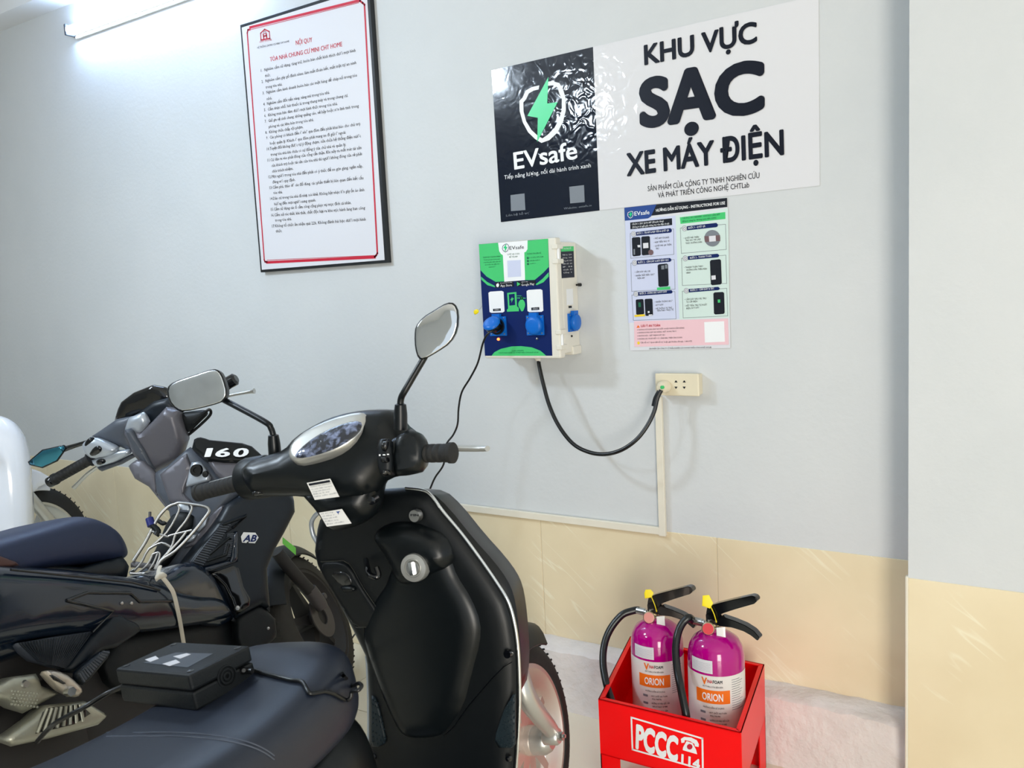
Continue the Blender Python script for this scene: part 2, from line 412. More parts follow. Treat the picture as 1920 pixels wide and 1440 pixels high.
def decal(name, parent, fr, pts, plane, m, off=0.0006, ch=0, label=None):
    p0, n, eu, ev = plane_basis(fr, plane)
    P3 = chaikin([fr.P(x, y, p0, n) for x, y in pts], ch)
    k = len(P3); V = [p+n*off for p in P3]+[p+n*(off-0.0004) for p in P3]
    F = [tuple(range(k)), tuple(reversed(range(k, 2*k)))]+[(i, (i+1) % k, (i+1) % k+k, i+k) for i in range(k)]
    return mk(name, V, F, m, parent, label=label)
def decal_vf(fr, pts, plane, off=0.0006, ch=0):
    p0, n, eu, ev = plane_basis(fr, plane)
    P3 = chaikin([fr.P(x, y, p0, n) for x, y in pts], ch)
    return [p+n*off for p in P3], [tuple(range(len(P3)))]
def line_vf(fr, pts, plane, w, off=0.0008, closed=False):
    p0, n, eu, ev = plane_basis(fr, plane); P3 = [fr.P(x, y, p0, n) for x, y in pts]
    V = []; F = []; m = len(P3)
    for i in range(m if closed else m-1):
        a, b = P3[i], P3[(i+1) % m]; t = b-a; t /= np.linalg.norm(t)+1e-12; s = np.cross(n, t)*w/2
        a2 = a-t*w/2; b2 = b+t*w/2
        k = len(V); V += [a2+s+n*off, b2+s+n*off, b2-s+n*off, a2-s+n*off]; F.append((k, k+1, k+2, k+3))
    return V, F
def circ(cx, cy, rx, ry=None, n=20, a0=0):
    ry = ry or rx; return [(cx+rx*math.cos(2*math.pi*i/n+a0), cy+ry*math.sin(2*math.pi*i/n+a0)) for i in range(n)]

from mathutils.bvhtree import BVHTree
def surf(o, fr, px, py, lift=0.0):
    """point where the ray through a pixel meets a part's own surface (part coordinates = frame coordinates)"""
    me = o.data
    if 'bvh' not in BVH.setdefault(o.name, {}): BVH[o.name]['bvh'] = BVHTree.FromPolygons([v.co.copy() for v in me.vertices], [tuple(p.vertices) for p in me.polygons])
    d = fr.M.T @ ray(px, py); h = BVH[o.name]['bvh'].ray_cast(Vector(fr.c), Vector(d).normalized())
    if h[0] is None: return None
    n = np.array(h[1]); n = n if n @ (fr.c-np.array(h[0])) > 0 else -n
    return np.array(h[0])+n*lift
BVH = {}
# text is queued and turned into flat meshes at the end, all in one go
TEXTQ = []
def text(name, parent, fr, plane, lines, m, off=0.0009, bold=0.0, res=3, label=None):
    """lines: (string, left baseline pixel, right baseline pixel, capital height in pixels)"""
    p0, n, eu, ev = plane_basis(fr, plane); items = []
    for s, a, b, h in lines:
        A = fr.P(a[0], a[1], p0, n); Bp = fr.P(b[0], b[1], p0, n); T = fr.P(a[0], a[1]-h, p0, n)
        d = (Bp-A)/np.linalg.norm(Bp-A); up = np.cross(n, d); H = abs((T-A) @ up)
        def fn(u, v, w=0.0, A=A, Bp=Bp, up=up, H=H): return A+(Bp-A)*u+up*(H*v)+n*(off+w)
        items.append((s, fn))
    TEXTQ.append((name, parent, items, m, bold, res, label))
def text_fn(name, parent, items, m, bold=0.0, res=3, label=None): TEXTQ.append((name, parent, items, m, bold, res, label))
def flush_text():
    objs = []; n = 0
    for name, parent, items, m, bold, res, label in TEXTQ:
        for s, fn in items:
            c = bpy.data.curves.new('txt', 'FONT'); c.body = s; c.resolution_u = res; c.size = 1.0
            o = bpy.data.objects.new('txt', c); COL.objects.link(o); objs.append(o)
    cH = bpy.data.curves.new('txtH', 'FONT'); cH.body = 'H'; oH = bpy.data.objects.new('txtH', cH); COL.objects.link(oH)
    dg = bpy.context.evaluated_depsgraph_get(); dg.update()
    def arr(o):
        me = bpy.data.meshes.new_from_object(o.evaluated_get(dg)); k = len(me.vertices)
        a = np.zeros(k*3); me.vertices.foreach_get('co', a); f = [tuple(p.vertices) for p in me.polygons]; bpy.data.meshes.remove(me)
        return a.reshape(-1, 3), f
    capH = arr(oH)[0][:, 1].max()
    res_ = [arr(o) for o in objs]
    for o in objs+[oH]:
        c = o.data; bpy.data.objects.remove(o); bpy.data.curves.remove(c)
    for name, parent, items, m, bold, rs, label in TEXTQ:
        if bold >= 0.028: sh = [(0, 0)]+[(math.cos(k*math.pi/10)*bold, math.sin(k*math.pi/10)*bold) for k in range(20)]
        elif bold >= 0.015: sh = [(0, 0)]+[(math.cos(k*math.pi/4)*bold, math.sin(k*math.pi/4)*bold) for k in range(8)]
        elif bold > 0: sh = [(-bold, 0), (bold, 0)]
        else: sh = [(0, 0)]
        for s, fn in items:
            a, f = res_[n]; n += 1
            if not len(a): continue
            x0, x1 = a[:, 0].min()-bold, a[:, 0].max()+bold; V = []; F = []
            for ci, (dx, dy) in enumerate(sh):
                for fi, q in enumerate(f):      # every facet a hair apart, so overlapping strokes never coincide
                    w = ci*0.00005+(fi*5 % 11)*0.000004; k = len(V)
                    V += [fn((a[i][0]+dx-x0)/(x1-x0), (a[i][1]+dy)/capH, w) for i in q]; F.append(tuple(range(k, k+len(q))))
            me = bpy.data.meshes.new(name); me.from_pydata([tuple(map(float, v)) for v in V], [], F); me.materials.append(MATS[m])
            o = bpy.data.objects.new(name, me); COL.objects.link(o); o.parent = parent
            if label: o['label'] = label

# ================================================================== the setting
def struct(o): o['kind'] = 'structure'; return o
def sroot(name, loc):
    o = bpy.data.objects.new(name, None); COL.objects.link(o); o.location = loc; o.empty_display_size = 0.05; o['kind'] = 'structure'; return o
CEIL = 2.80; DADO = 0.605
# back wall: paint body and a dado of 60 cm beige tiles, joints recessed
wb = struct(box('wall_back', (-6.2, 0, 0), (2.6, 0.12, CEIL), 'wall_paint'))
box('tile_bed', (-6.2, -0.0012, 0), (-0.20, 0.001, DADO-0.002), 'grout', wb)
x = -0.822+0.6*1; xs = []
while x > -6.2: xs.append(x); x -= 0.6
tile_me = None
for xr in xs:
    xl = max(xr-0.6, -6.2)
    if xl < -6.15: continue
    if xr > -0.3: xr2 = -0.285
    else: xr2 = xr
    t = box('tile', (xl+0.0012, -0.0030, 0.001), (xr2-0.0012, 0.002, DADO), 'beige_tile', wb, bev=0.0012, seg=1)
# projecting wall on the right (pillar face) with its own dado
PY = -0.14; PX = -0.292
wr = struct(box('wall_right', (PX, PY, 0), (2.6, 0.0, CEIL), 'wall_paint'))
for k in range(4):
    box('tile', (PX-0.001+0.6*k+0.0012, PY-0.003, 0.001), (PX-0.001+0.6*(k+1)-0.0012, PY+0.002, 0.606), 'beige_tile', wr, bev=0.0012, seg=1)
box('corner_strip', (PX-0.006, PY-0.006, 0.0), (PX+0.001, PY+0.012, 0.61), 'conduit_plastic', wr, bev=0.002, seg=1)
# floor: bed and 60 cm tiles
fl = struct(box('floor', (-6.2, -6.0, -0.1), (3.6, 0.0, -0.004), 'floor_grout'))
fx = -2.06
for i in range(-7, 10):
    for j in range(-9, 1):
        x0 = fx+0.6*i; y0 = -0.4+0.6*j
        x1 = x0+0.6; y1 = min(y0+0.6, 0.0)
        if x0 < -6.3 or x1 > 3.7: continue
        box('tile', (x0+0.0012, y0+0.0012, -0.004), (x1-0.0012, y1-0.0012, 0.0), 'floor_tile', fl)
# concrete ledge along the foot of the wall, rough along its arris
def ledge():
    V = []; F = []; n = 60; x0, x1 = -1.95, PX-0.004; rnd = random.Random(3)
    prof_n = 6
    for i in range(n+1):
        x = x0+(x1-x0)*i/n; jz = rnd.uniform(-0.004, 0.004); jy = rnd.uniform(-0.004, 0.004)
        drop = 0.03*max(0, (x-(x1-0.05))/0.05)
        V += [(x, -0.0032, 0), (x, -0.0032, 0.202+jz*0.5), (x, -0.080+jy, 0.200+jz-drop*0.5), (x, -0.092+jy, 0.192+jz-drop), (x, -0.098+jy*0.6, 0.10+jz), (x, -0.097, 0)]
    m = prof_n
    for i in range(n):
        for k in range(m):
            F.append((i*m+k, i*m+(k+1) % m, (i+1)*m+(k+1) % m, (i+1)*m+k))
    F.append(tuple(range(m))); F.append(tuple(n*m+k for k in range(m)))
    return struct(sharpen(mk('trim_1', V, F, 'concrete'), 40))
ledge()
# ceiling with a lower soffit strip along the wall
struct(box('ceiling', (-6.2, -6.0, CEIL), (3.6, 0.12, CEIL+0.1), 'ceiling_paint'))
struct(box('trim_2', (-6.2, -0.13, 2.737), (PX, 0.0, CEIL), 'ceiling_paint'))
# the far side of the room: left wall, and the wall behind the camera with the open gateway at its right
struct(box('wall_left', (-6.3, -6.0, 0), (-6.2, 0.12, CEIL), 'wall_paint'))
struct(box('wall_front', (-6.2, -6.1, 0), (-0.6, -6.0, CEIL), 'wall_paint'))

# ================================================================== lights in the room
fr = wframe(-3.3, 0, 2.55)
tl = thing('tube_light', 'glowing white fluorescent tube light high on the wall', 'light', fr)
def L(p): return tuple(np.array(p)-fr.O)
box('housing', L((-3.755, -0.022, 2.588)), L((-2.55, -0.0005, 2.612)), 'white_plastic', tl, bev=0.003)
box('lower_flange', L((-3.745, -0.015, 2.574)), L((-2.55, -0.002, 2.588)), 'white_plastic', tl, bev=0.003)
for xx in (-3.757, -2.562):
    box('end_cap', L((xx, -0.058, 2.583)), L((xx+0.014, -0.001, 2.632)), 'grey_plastic', tl, bev=0.003)
lathe('tube', tl, [(0.001, 0), (0.016, 0.002), (0.016, 1.176), (0.001, 1.178)], L((-3.742, -0.044, 2.606)), (1, 0, 0), 'tube_glow', 20)
for lp_, lbl in ((LAMP, 'round white ceiling light nearer the wall with the banner'), (LAMP2, 'round white ceiling light farther from the wall with the banner')):
    fr = wframe(*lp_[:2], CEIL)
    cl = thing('ceiling_light', lbl, 'light', fr, 'ceiling lights over the parking bay')
    lathe('body', cl, [(0.001, 0), (0.17, 0), (0.17, -0.12), (0.15, -0.125), (0.15, -0.12), (0.001, -0.12)], (0, 0, 0), (0, 0, 1), 'white_plastic', 40)
    lathe('diffuser', cl, [(0.001, -0.128), (0.145, -0.128), (0.149, -0.121), (0.001, -0.121)], (0, 0, 0), (0, 0, 1), 'lamp_glow', 40)

# ================================================================== things on the wall
# ---- framed house rules
fr = wframe(-2.33, 0, 1.44)
rb = thing('notice_board', 'black framed white notice board of red and black building rules', 'notice board', fr)
BD = -0.022                                               # front of the board
c0 = [fr.Y(x, y, BD) for x, y in ((451, 39), (692, -21), (727.5, 498), (486.5, 506))]
xa = (c0[0][0]+c0[3][0])/2; xb = (c0[1][0]+c0[2][0])/2; zb = (c0[2][2]+c0[3][2])/2; zt = (c0[0][2]+c0[1][2])/2
box('frame', (xa, BD, zb), (xb, -0.0005, zt), 'black_frame', rb, bev=0.0015)
box('sheet', (xa+0.010, BD-0.0012, zb+0.010), (xb-0.012, BD-0.0002, zt-0.012), 'paper', rb)
bp = ply(BD-0.0012)
def k1(u, v): return (u/2.5263, v/2.5263)
bord = [line_vf(fr, [k1(1185, 130), k1(1705, 2)], bp, 0.009), line_vf(fr, [k1(1190, 140), k1(1700, 13)], bp, 0.002),
        line_vf(fr, [k1(1265, 1243), k1(1775, 1218)], bp, 0.010), line_vf(fr, [k1(1265, 1232), k1(1775, 1210)], bp, 0.002),
        line_vf(fr, [k1(1172, 158), k1(1252, 1225)], bp, 0.006), line_vf(fr, [k1(1727, 25), k1(1788, 1198)], bp, 0.007),
        line_vf(fr, [k1(1172, 155), k1(1175, 142), k1(1185, 140)], bp, 0.007), line_vf(fr, [k1(1252, 1230), k1(1256, 1240), k1(1265, 1240)], bp, 0.007),
        line_vf(fr, [k1(1788, 1200), k1(1782, 1210), k1(1776, 1216)], bp, 0.007), line_vf(fr, [k1(1727, 22), k1(1718, 14), k1(1706, 5)], bp, 0.007)]
join('border', bord, 'red_ink', rb)
em = [line_vf(fr, [k1(1237, 190), k1(1235, 158), k1(1254, 139), k1(1276, 150), k1(1279, 182), k1(1237, 190)], bp, 0.0045),
      line_vf(fr, [k1(1250, 180), k1(1248, 163)], bp, 0.006), line_vf(fr, [k1(1264, 178), k1(1262, 161)], bp, 0.006), line_vf(fr, [k1(1249, 172), k1(1263, 169)], bp, 0.005),
      line_vf(fr, [k1(*p) for p in circ(1255, 153, 5.5, 6, 10)], bp, 0.002, closed=True)]
join('emblem', em, 'red_ink', rb)
text('emblem_name', rb, fr, bp, [('CHT HOME', k1(1229, 203), k1(1288, 192), 3.2)], 'red_ink', bold=0.01, res=1)
text('heading', rb, fr, bp, [('NỘI QUY', k1(1402, 214), k1(1480, 198), 8.5), ('TÒA NHÀ CHUNG CƯ MINI CHT HOME', k1(1280, 292), k1(1622, 219), 8.0)], 'red_ink', bold=0.012, res=2)
rules = [('HỆ THỐNG CHUNG CƯ MINI CHT HOME', 1220, 231, 1371, 200, 3.6),
 ('1.  Nghiêm cấm sử dụng, tàng trữ, buôn bán chất kích thích dưới mọi hình', 1237, 341, 1685, 245), ('thức.', 1256, 366, 1283, 361),
 ('2.  Nghiêm cấm gây gổ đánh nhau, làm mất đoàn kết, mất trật tự an ninh', 1240, 394, 1688, 303), ('trong tòa nhà.', 1259, 420, 1338, 405),
 ('3.  Nghiêm cấm kinh doanh buôn bán các mặt hàng dễ cháy nổ trong tòa', 1245, 448, 1692, 362), ('nhà.', 1265, 475, 1290, 470),
 ('4.  Nghiêm cấm đốt tiền vàng, vàng mã trong tòa nhà.', 1248, 501, 1563, 444), ('5.  Cấm khạc nhổ, hút thuốc lá trong thang máy và trong chung cư.', 1252, 528, 1650, 458),
 ('6.  Không mua bán dâm dưới mọi hình thức trong tòa nhà.', 1253, 555, 1600, 497), ('7.  Giữ gìn vệ sinh chung, không quảng cáo, vẽ bậy hoặc sơn linh tinh trong', 1255, 582, 1700, 508),
 ('phòng và các khu bên trong tòa nhà.', 1274, 607, 1487, 573), ('8.  Không chứa chấp tội phạm.', 1258, 635, 1437, 607),
 ('9.  Các phòng có khách đến ở nhờ qua đêm đều phải khai báo cho chủ trọ', 1262, 660, 1707, 593), ('hoặc quản lý. Khách ở qua đêm phải mang xe đi gửi ở ngoài.', 1280, 686, 1640, 633),
 ('10.Tuyệt đối không được tự ý động chạm, sửa chữa hệ thống điện nước', 1265, 713, 1710, 650), ('trong tòa nhà khi chưa có sự đồng ý của chủ nhà và quản lý.', 1283, 739, 1640, 691),
 ('11.Cư dân ra vào phải đóng cửa cổng cẩn thận. Khi xảy ra mất mát tài sản', 1268, 766, 1713, 706), ('của khách trọ hoặc tài sản của tòa nhà thì người không đóng cửa sẽ phải', 1287, 791, 1715, 735),
 ('chịu trách nhiệm.', 1290, 818, 1390, 804), ('12.Mọi người trong tòa nhà đều phải có ý thức để xe gọn gàng, ngăn nắp,', 1273, 845, 1720, 793), ('đúng nơi quy định.', 1292, 869, 1400, 857),
 ('13.Cấm phá, tháo dỡ các đồ dùng, các phần thiết bị liên quan đến kết cấu', 1278, 896, 1722, 849), ('tòa nhà.', 1296, 920, 1340, 915),
 ('14.Dân cư trong tòa nhà đi nhẹ, nói khẽ. Không bật nhạc lớn gây ồn ào ảnh', 1281, 948, 1726, 905), ('hưởng đến mọi người xung quanh.', 1300, 973, 1497, 954),
 ('15.Cấm sử dụng các ổ cắm công cộng phục vụ mục đích cá nhân.', 1284, 999, 1665, 966), ('16.Cấm xả rác thải, khí thải, chất độc hại ra khu vực hành lang ban công', 1286, 1026, 1730, 991),
 ('trong tòa nhà.', 1304, 1050, 1383, 1043), ('17.Không tổ chức ăn nhậu quá 22h. Không đánh bài bạc dưới mọi hình', 1289, 1078, 1733, 1045), ('thức.', 1308, 1102, 1337, 1099)]
text('rules', rb, fr, bp, [(r[0], k1(r[1], r[2]), k1(r[3], r[4]), r[5] if len(r) > 5 else 5.4) for r in rules], 'black_ink', bold=0.004, res=1)

# ---- big banner
fr = wframe(-1.02, 0, 1.58)
bn = thing('wall_banner', 'large navy and white laminated banner for the charging area', 'banner', fr)
def k2(u, v): return (880+u/2.8235, v/2.8235)
b0 = ply(-0.001)
decal('dark_panel', bn, fr, [k2(118, 373), k2(655, 249), k2(690, 1114), k2(168, 1176)], b0, 'banner_dark', 0.0008)
decal('white_panel', bn, fr, [k2(655, 249), (1495, 0), (1535, -9.5), (1537, 348), k2(690, 1114)], b0, 'banner_white', 0.0006)
sh_o = [(372, 452), (330, 462), (300, 480), (283, 517), (266, 535), (268, 590), (285, 650), (312, 700), (350, 737), (383, 757), (425, 742), (468, 702), (497, 645), (512, 585), (511, 520), (497, 472), (478, 440), (440, 430), (415, 433), (414, 455), (446, 452), (468, 464), (478, 495), (491, 525), (491, 580), (476, 632), (450, 680), (415, 715), (388, 733), (362, 718), (330, 688), (302, 642), (288, 590), (287, 543), (302, 525), (316, 495), (342, 480), (368, 474)]
decal('emblem_shield', bn, fr, [k2(*p) for p in sh_o], b0, 'white_ink', 0.0016)
decal('emblem_bolt', bn, fr, [k2(*p) for p in [(420, 408), (309, 614), (364, 624), (361, 752), (469, 541), (414, 548)]], b0, 'bright_green', 0.002)
text('brand_name', bn, fr, b0, [('EVsafe', k2(240, 897), k2(575, 838), 31)], 'white_ink', 0.002, bold=0.018, res=4)
text('slogan', bn, fr, b0, [('Tiếp năng lượng, nối dài hành trình xanh', k2(187, 950), k2(645, 886), 7.5)], 'white_ink', 0.002, res=2)
text('small_print', bn, fr, b0, [('Liên hệ hỗ trợ', k2(197, 1147), k2(322, 1132), 4), ('Website: evsafe.io', k2(502, 1110), k2(650, 1092), 4)], 'grey_ink', 0.002, res=1)
for q in ([(219, 1033), (293, 1024), (298, 1112), (222, 1118)], [(530, 989), (608, 980), (612, 1070), (535, 1077)]):
    decal('blank_card', bn, fr, [k2(*p) for p in q], b0, 'grey_ink', 0.0016)
text('headline', bn, fr, b0, [('KHU VỰC', k2(928, 343), k2(1525, 222), 35), ('XE MÁY ĐIỆN', k2(836, 930), k2(1668, 815), 40)], 'banner_black', 0.0016, bold=0.032, res=4)
text('headline', bn, fr, b0, [('SẠC', k2(902, 668), k2(1565, 578), 82)], 'banner_black', 0.0016, bold=0.05, res=5)
text('maker_line', bn, fr, b0, [('SẢN PHẨM CỦA CÔNG TY TNHH NGHIÊN CỨU', k2(946, 1013), k2(1537, 942), 9.5), ('VÀ PHÁT TRIỂN CÔNG NGHỆ CHTLab', k2(1000, 1048), k2(1483, 992), 9.5)], 'banner_black', 0.0016, bold=0.004, res=2)

# ---- instruction poster
fr = wframe(-0.93, 0, 1.155)
ps = thing('instruction_poster', 'illustrated step by step charging instruction poster under the big banner', 'poster', fr)
pp = ply(-0.0022)
def k3(u, v): return (1160+u/8.727, 360+v/8.727)
def k4(u, v): return (1170+u/9.0, 510+v/9.0)
decal('sheet', ps, fr, [(1171, 389.5), (1363.5, 371), (1369.5, 652.5), (1181.5, 657.5)], pp, 'paper', 0.0)
decal('wash_panel', ps, fr, [k3(105, 470), k3(930, 385), k4(935, 790), k4(75, 860)], pp, 'pale_lilac', 0.0004)
decal('wash_panel', ps, fr, [k3(930, 385), k3(1790, 265), k4(1780, 770), k4(935, 800)], pp, 'pale_mint', 0.0004)
decal('title_bar', ps, fr, [k3(600, 205), k3(1775, 97), k3(1777, 245), k3(500, 392)], pp, 'black_ink', 0.0007)
decal('title_flag', ps, fr, [k3(95, 258), k3(620, 203), k3(530, 400), k3(480, 432), k3(103, 470)], pp, 'blue_ink', 0.001)
join('flag_shield', [line_vf(fr, [k3(*p) for p in [(190, 322), (155, 340), (150, 385), (170, 415), (197, 430), (225, 408), (240, 370), (235, 322), (205, 315)]], pp, 0.0018, 0.0014, closed=True)], 'white_ink', ps)
decal('flag_bolt', ps, fr, [k3(*p) for p in [(215, 318), (165, 375), (190, 378), (188, 425), (228, 352), (205, 352)]], pp, 'bright_green', 0.0018)
text('flag_name', ps, fr, pp, [('EVsafe', k3(262, 388), k3(508, 362), 7.5)], 'white_ink', 0.0014, bold=0.012, res=2)
text('title', ps, fr, pp, [('HƯỚNG DẪN SỬ DỤNG - INSTRUCTIONS FOR USE', k3(615, 325), k3(1745, 200), 5.0)], 'white_ink', 0.0012, bold=0.02, res=2)
decal('method_bar', ps, fr, [k3(190, 500), k3(873, 430), k3(877, 540), k3(193, 610)], pp, 'black_ink', 0.0008)
text('method_text', ps, fr, pp, [('CÁCH 1: SẠC QUA APP (Khuyên dùng)', k3(220, 543), k3(740, 488), 3.2), ('(Không lo bị ngắt giữa chừng, báo tiêu điện thoại)', k3(228, 590), k3(828, 528), 3.2)], 'white_ink', 0.0012, bold=0.01, res=1)
decal('method_bar', ps, fr, [k3(1003, 415), k3(1745, 328), k3(1748, 440), k3(1013, 522)], pp, 'green_ink', 0.0008)
text('method_text', ps, fr, pp, [('CÁCH 2: SẠC NHANH - KHÔNG CẦN APP', k3(1045, 445), k3(1660, 380), 3.2), ('(Khách vãng lai, không xem tiến trình)', k3(1045, 495), k3(1600, 432), 3.2)], 'dark_green_ink', 0.0012, bold=0.008, res=1)
def stepbox(fn, rect, bar, ttl, ic, bullets):
    join('step_outline', [line_vf(fr, [fn(*p) for p in rect], pp, 0.0011, 0.0008, closed=True)], 'grey_ink', ps)
    o = decal('step_bar', ps, fr, [fn(*p) for p in bar], pp, 'navy_ink', 0.0012)
    text('step_title', ps, fr, pp, [(ttl[0], fn(*ttl[1]), fn(*ttl[2]), 3.4)], 'white_ink', 0.0016, bold=0.012, res=1)
    decal('step_icon', ps, fr, [fn(*p) for p in circ(*ic, 40, 45, 16)], pp, 'paper', 0.0014)
    join('icon_ring', [line_vf(fr, [fn(*p) for p in circ(*ic, 38, 43, 14)], pp, 0.0009, 0.0018, closed=True), line_vf(fr, [fn(*p) for p in circ(*ic, 18, 20, 8)], pp, 0.0009, 0.0018, closed=True)], 'grey_ink', ps)
    text('step_text', ps, fr, pp, [(s, fn(*a), fn(*b), 3.0) for s, a, b in bullets], 'black_ink', 0.001, bold=0.006, res=1)
def phone(fn, q, extras=()):
    b = [fn(*p) for p in q]; cx = sum(p[0] for p in b)/4; cy = sum(p[1] for p in b)/4
    o = decal('phone_picture', ps, fr, chaik(b), pp, 'black_ink', 0.0014)
    for qq, m in extras: decal('picture_detail', ps, fr, [fn(*p) for p in qq], pp, m, 0.0019)
def chaik(b):
    out = []
    for i in range(len(b)):
        a, c, d = b[i-1], b[i], b[(i+1) % len(b)]
        out += [(c[0]*0.88+a[0]*0.12, c[1]*0.88+a[1]*0.12) if abs(c[0]-a[0]) > abs(c[1]-a[1]) else (c[0]*0.95+a[0]*0.05, c[1]*0.95+a[1]*0.05),
                (c[0]*0.88+d[0]*0.12, c[1]*0.88+d[1]*0.12) if abs(c[0]-d[0]) > abs(c[1]-d[1]) else (c[0]*0.95+d[0]*0.05, c[1]*0.95+d[1]*0.05)]
    return out
stepbox(k3, [(190, 680), (900, 605), (905, 1020), (200, 1085)], [(285, 655), (850, 592), (872, 620), (868, 650), (845, 665), (290, 715)], ('BƯỚC 1 - TẢI APP & NẠP TIỀN & QUÉT QR', (305, 695), (828, 640)), (247, 687),
        [('• MỞ APP EVSAFE', (575, 775), (828, 755)), ('• NẠP TIỀN VÀO VÍ', (578, 838), (832, 815)), ('• QUÉT MÃ QR TRÊN', (580, 898), (865, 872)), ('TRỤ', (610, 940), (660, 935))])
phone(k3, [(218, 745), (355, 735), (365, 1040), (230, 1055)], [([(310, 870), (355, 866), (357, 905), (318, 905)], 'paper'), ([(245, 935), (270, 932), (273, 1025), (248, 1028)], 'grey_ink')])
phone(k3, [(372, 730), (512, 720), (520, 1025), (383, 1040)], [([(402, 838), (488, 830), (492, 915), (406, 922)], 'paper')])
decal('round_picture', ps, fr, [k3(*p) for p in circ(530, 988, 42, 46, 16)], pp, 'brown_ink', 0.0019)
stepbox(k3, [(200, 1165), (905, 1100), (k4(0, 0)[0], 0), (0, 0)][:0] or [(200, 1165), (910, 1105), (925, 1590), (214, 1625)], [(300, 1122), (840, 1080), (862, 1100), (862, 1125), (840, 1142), (302, 1185)], ('BƯỚC 2 - CẮM DÂY & BẮT ĐẦU SẠC', (325, 1168), (825, 1125)), (262, 1160),
        [('• CẮM DÂY VÀO XE', (262, 1325), (520, 1308)), ('• NHẤN "BẮT ĐẦU SẠC"', (265, 1385), (590, 1360)), ('TRÊN APP', (305, 1428), (430, 1418))])
phone(k3, [(640, 1185), (808, 1168), (822, 1540), (655, 1555)], [([(700, 1205), (748, 1200), (750, 1265), (703, 1268)], 'grey_ink'), ([(762, 1190), (798, 1187), (802, 1250), (766, 1255)], 'grey_ink'), ([(630, 1565), (845, 1545), (847, 1590), (633, 1608)], 'green_ink')])
stepbox(k3, [(1010, 590), (1750, 528), (1762, 940), (1028, 1005)], [(1120, 560), (1600, 505), (1625, 530), (1622, 560), (1600, 575), (1122, 628)], ('BƯỚC 1 - QUÉT QR', (1145, 605), (1422, 572)), (1080, 595),
        [('• QUÉT MÃ TRÊN', (1062, 770), (1315, 748)), ('TRỤ SẠC VÀ LÀM', (1095, 808), (1340, 785)), ('THEO HƯỚNG DẪN', (1095, 853), (1365, 830))])
decal('round_picture', ps, fr, [k3(*p) for p in circ(1535, 757, 130, 135, 28)], pp, 'grey_ink', 0.0014)
decal('picture_detail', ps, fr, [k3(*p) for p in [(1405, 725), (1660, 705), (1665, 800), (1415, 820)]], pp, 'brown_ink', 0.0018)
decal('picture_detail', ps, fr, [k3(*p) for p in [(1480, 722), (1590, 712), (1595, 805), (1487, 815)]], pp, 'paper', 0.0022)
stepbox(k3, [(1030, 1085), (1755, 1035), (1770, 1495), (1045, 1530)], [(1135, 1050), (1620, 1010), (1645, 1030), (1643, 1055), (1622, 1070), (1138, 1112)], ('BƯỚC 2 - THANH TOÁN', (1170, 1095), (1520, 1060)), (1093, 1085),
        [('• THANH TOÁN THEO', (1075, 1250), (1385, 1225)), ('HƯỚNG DẪN TRÊN MÀN', (1110, 1290), (1445, 1268)), ('HÌNH', (1110, 1338), (1178, 1330))])
phone(k3, [(1495, 1115), (1675, 1097), (1690, 1510), (1512, 1528)], [([(1520, 1370), (1588, 1362), (1592, 1430), (1524, 1438)], 'paper')])
stepbox(k4, [(135, 390), (860, 330), (880, 790), (160, 815)], [(240, 340), (800, 305), (820, 325), (818, 350), (800, 362), (243, 402)], ('BƯỚC 3 - DỪNG SẠC & RÚT DÂY', (270, 380), (730, 345)), (205, 370),
        [('• NHẤN "DỪNG SẠC"', (522, 520), (820, 500)), ('• RÚT DÂY', (525, 575), (668, 563)), ('• HỆ THỐNG TỰ TRỪ', (525, 633), (815, 615)), ('TIỀN THEO THỰC TẾ', (558, 668), (838, 648))])
phone(k4, [(200, 465), (330, 455), (345, 710), (210, 722)], [([(245, 515), (285, 512), (290, 590), (250, 592)], 'dark_green_ink'), ([(180, 725), (355, 712), (358, 745), (183, 758)], 'yellow_ink')])
phone(k4, [(350, 455), (482, 448), (492, 735), (365, 742)], [([(405, 660), (435, 658), (436, 690), (406, 692)], 'paper'), ([(420, 718), (480, 714), (482, 732), (422, 738)], 'paper')])
stepbox(k4, [(985, 325), (1735, 275), (1752, 740), (1000, 775)], [(1095, 287), (1590, 250), (1617, 270), (1615, 292), (1595, 305), (1097, 345)], ('BƯỚC 3 - CẮM DÂY & SẠC', (1125, 325), (1525, 290)), (1055, 315),
        [('• CẮM DÂY VÀO XE, TRỤ', (1022, 478), (1390, 455)), ('TỰ CẤP ĐIỆN', (1055, 520), (1240, 508)), ('• HẾT TIỀN, TRỤ TỰ NGẮT', (1030, 585), (1405, 562)), ('ĐIỆN, RÚT DÂY', (1055, 630), (1272, 612))])
phone(k4, [(1510, 345), (1690, 335), (1702, 705), (1522, 718)], [([(1585, 465), (1625, 462), (1628, 515), (1588, 518)], 'green_ink')])
decal('warning_panel', ps, fr, chaikin([k4(170, 830), k4(1755, 785), k4(1770, 1225), k4(178, 1262)], 0), pp, 'pink_ink', 0.0007)
decal('warning_sign', ps, fr, [k4(240, 895), k4(270, 938), k4(212, 943)], pp, 'orange_ink', 0.0011)
text('warning_title', ps, fr, pp, [('LƯU Ý AN TOÀN', k4(288, 928), k4(612, 918), 4.0)], 'red_ink', 0.0011, bold=0.02, res=2)
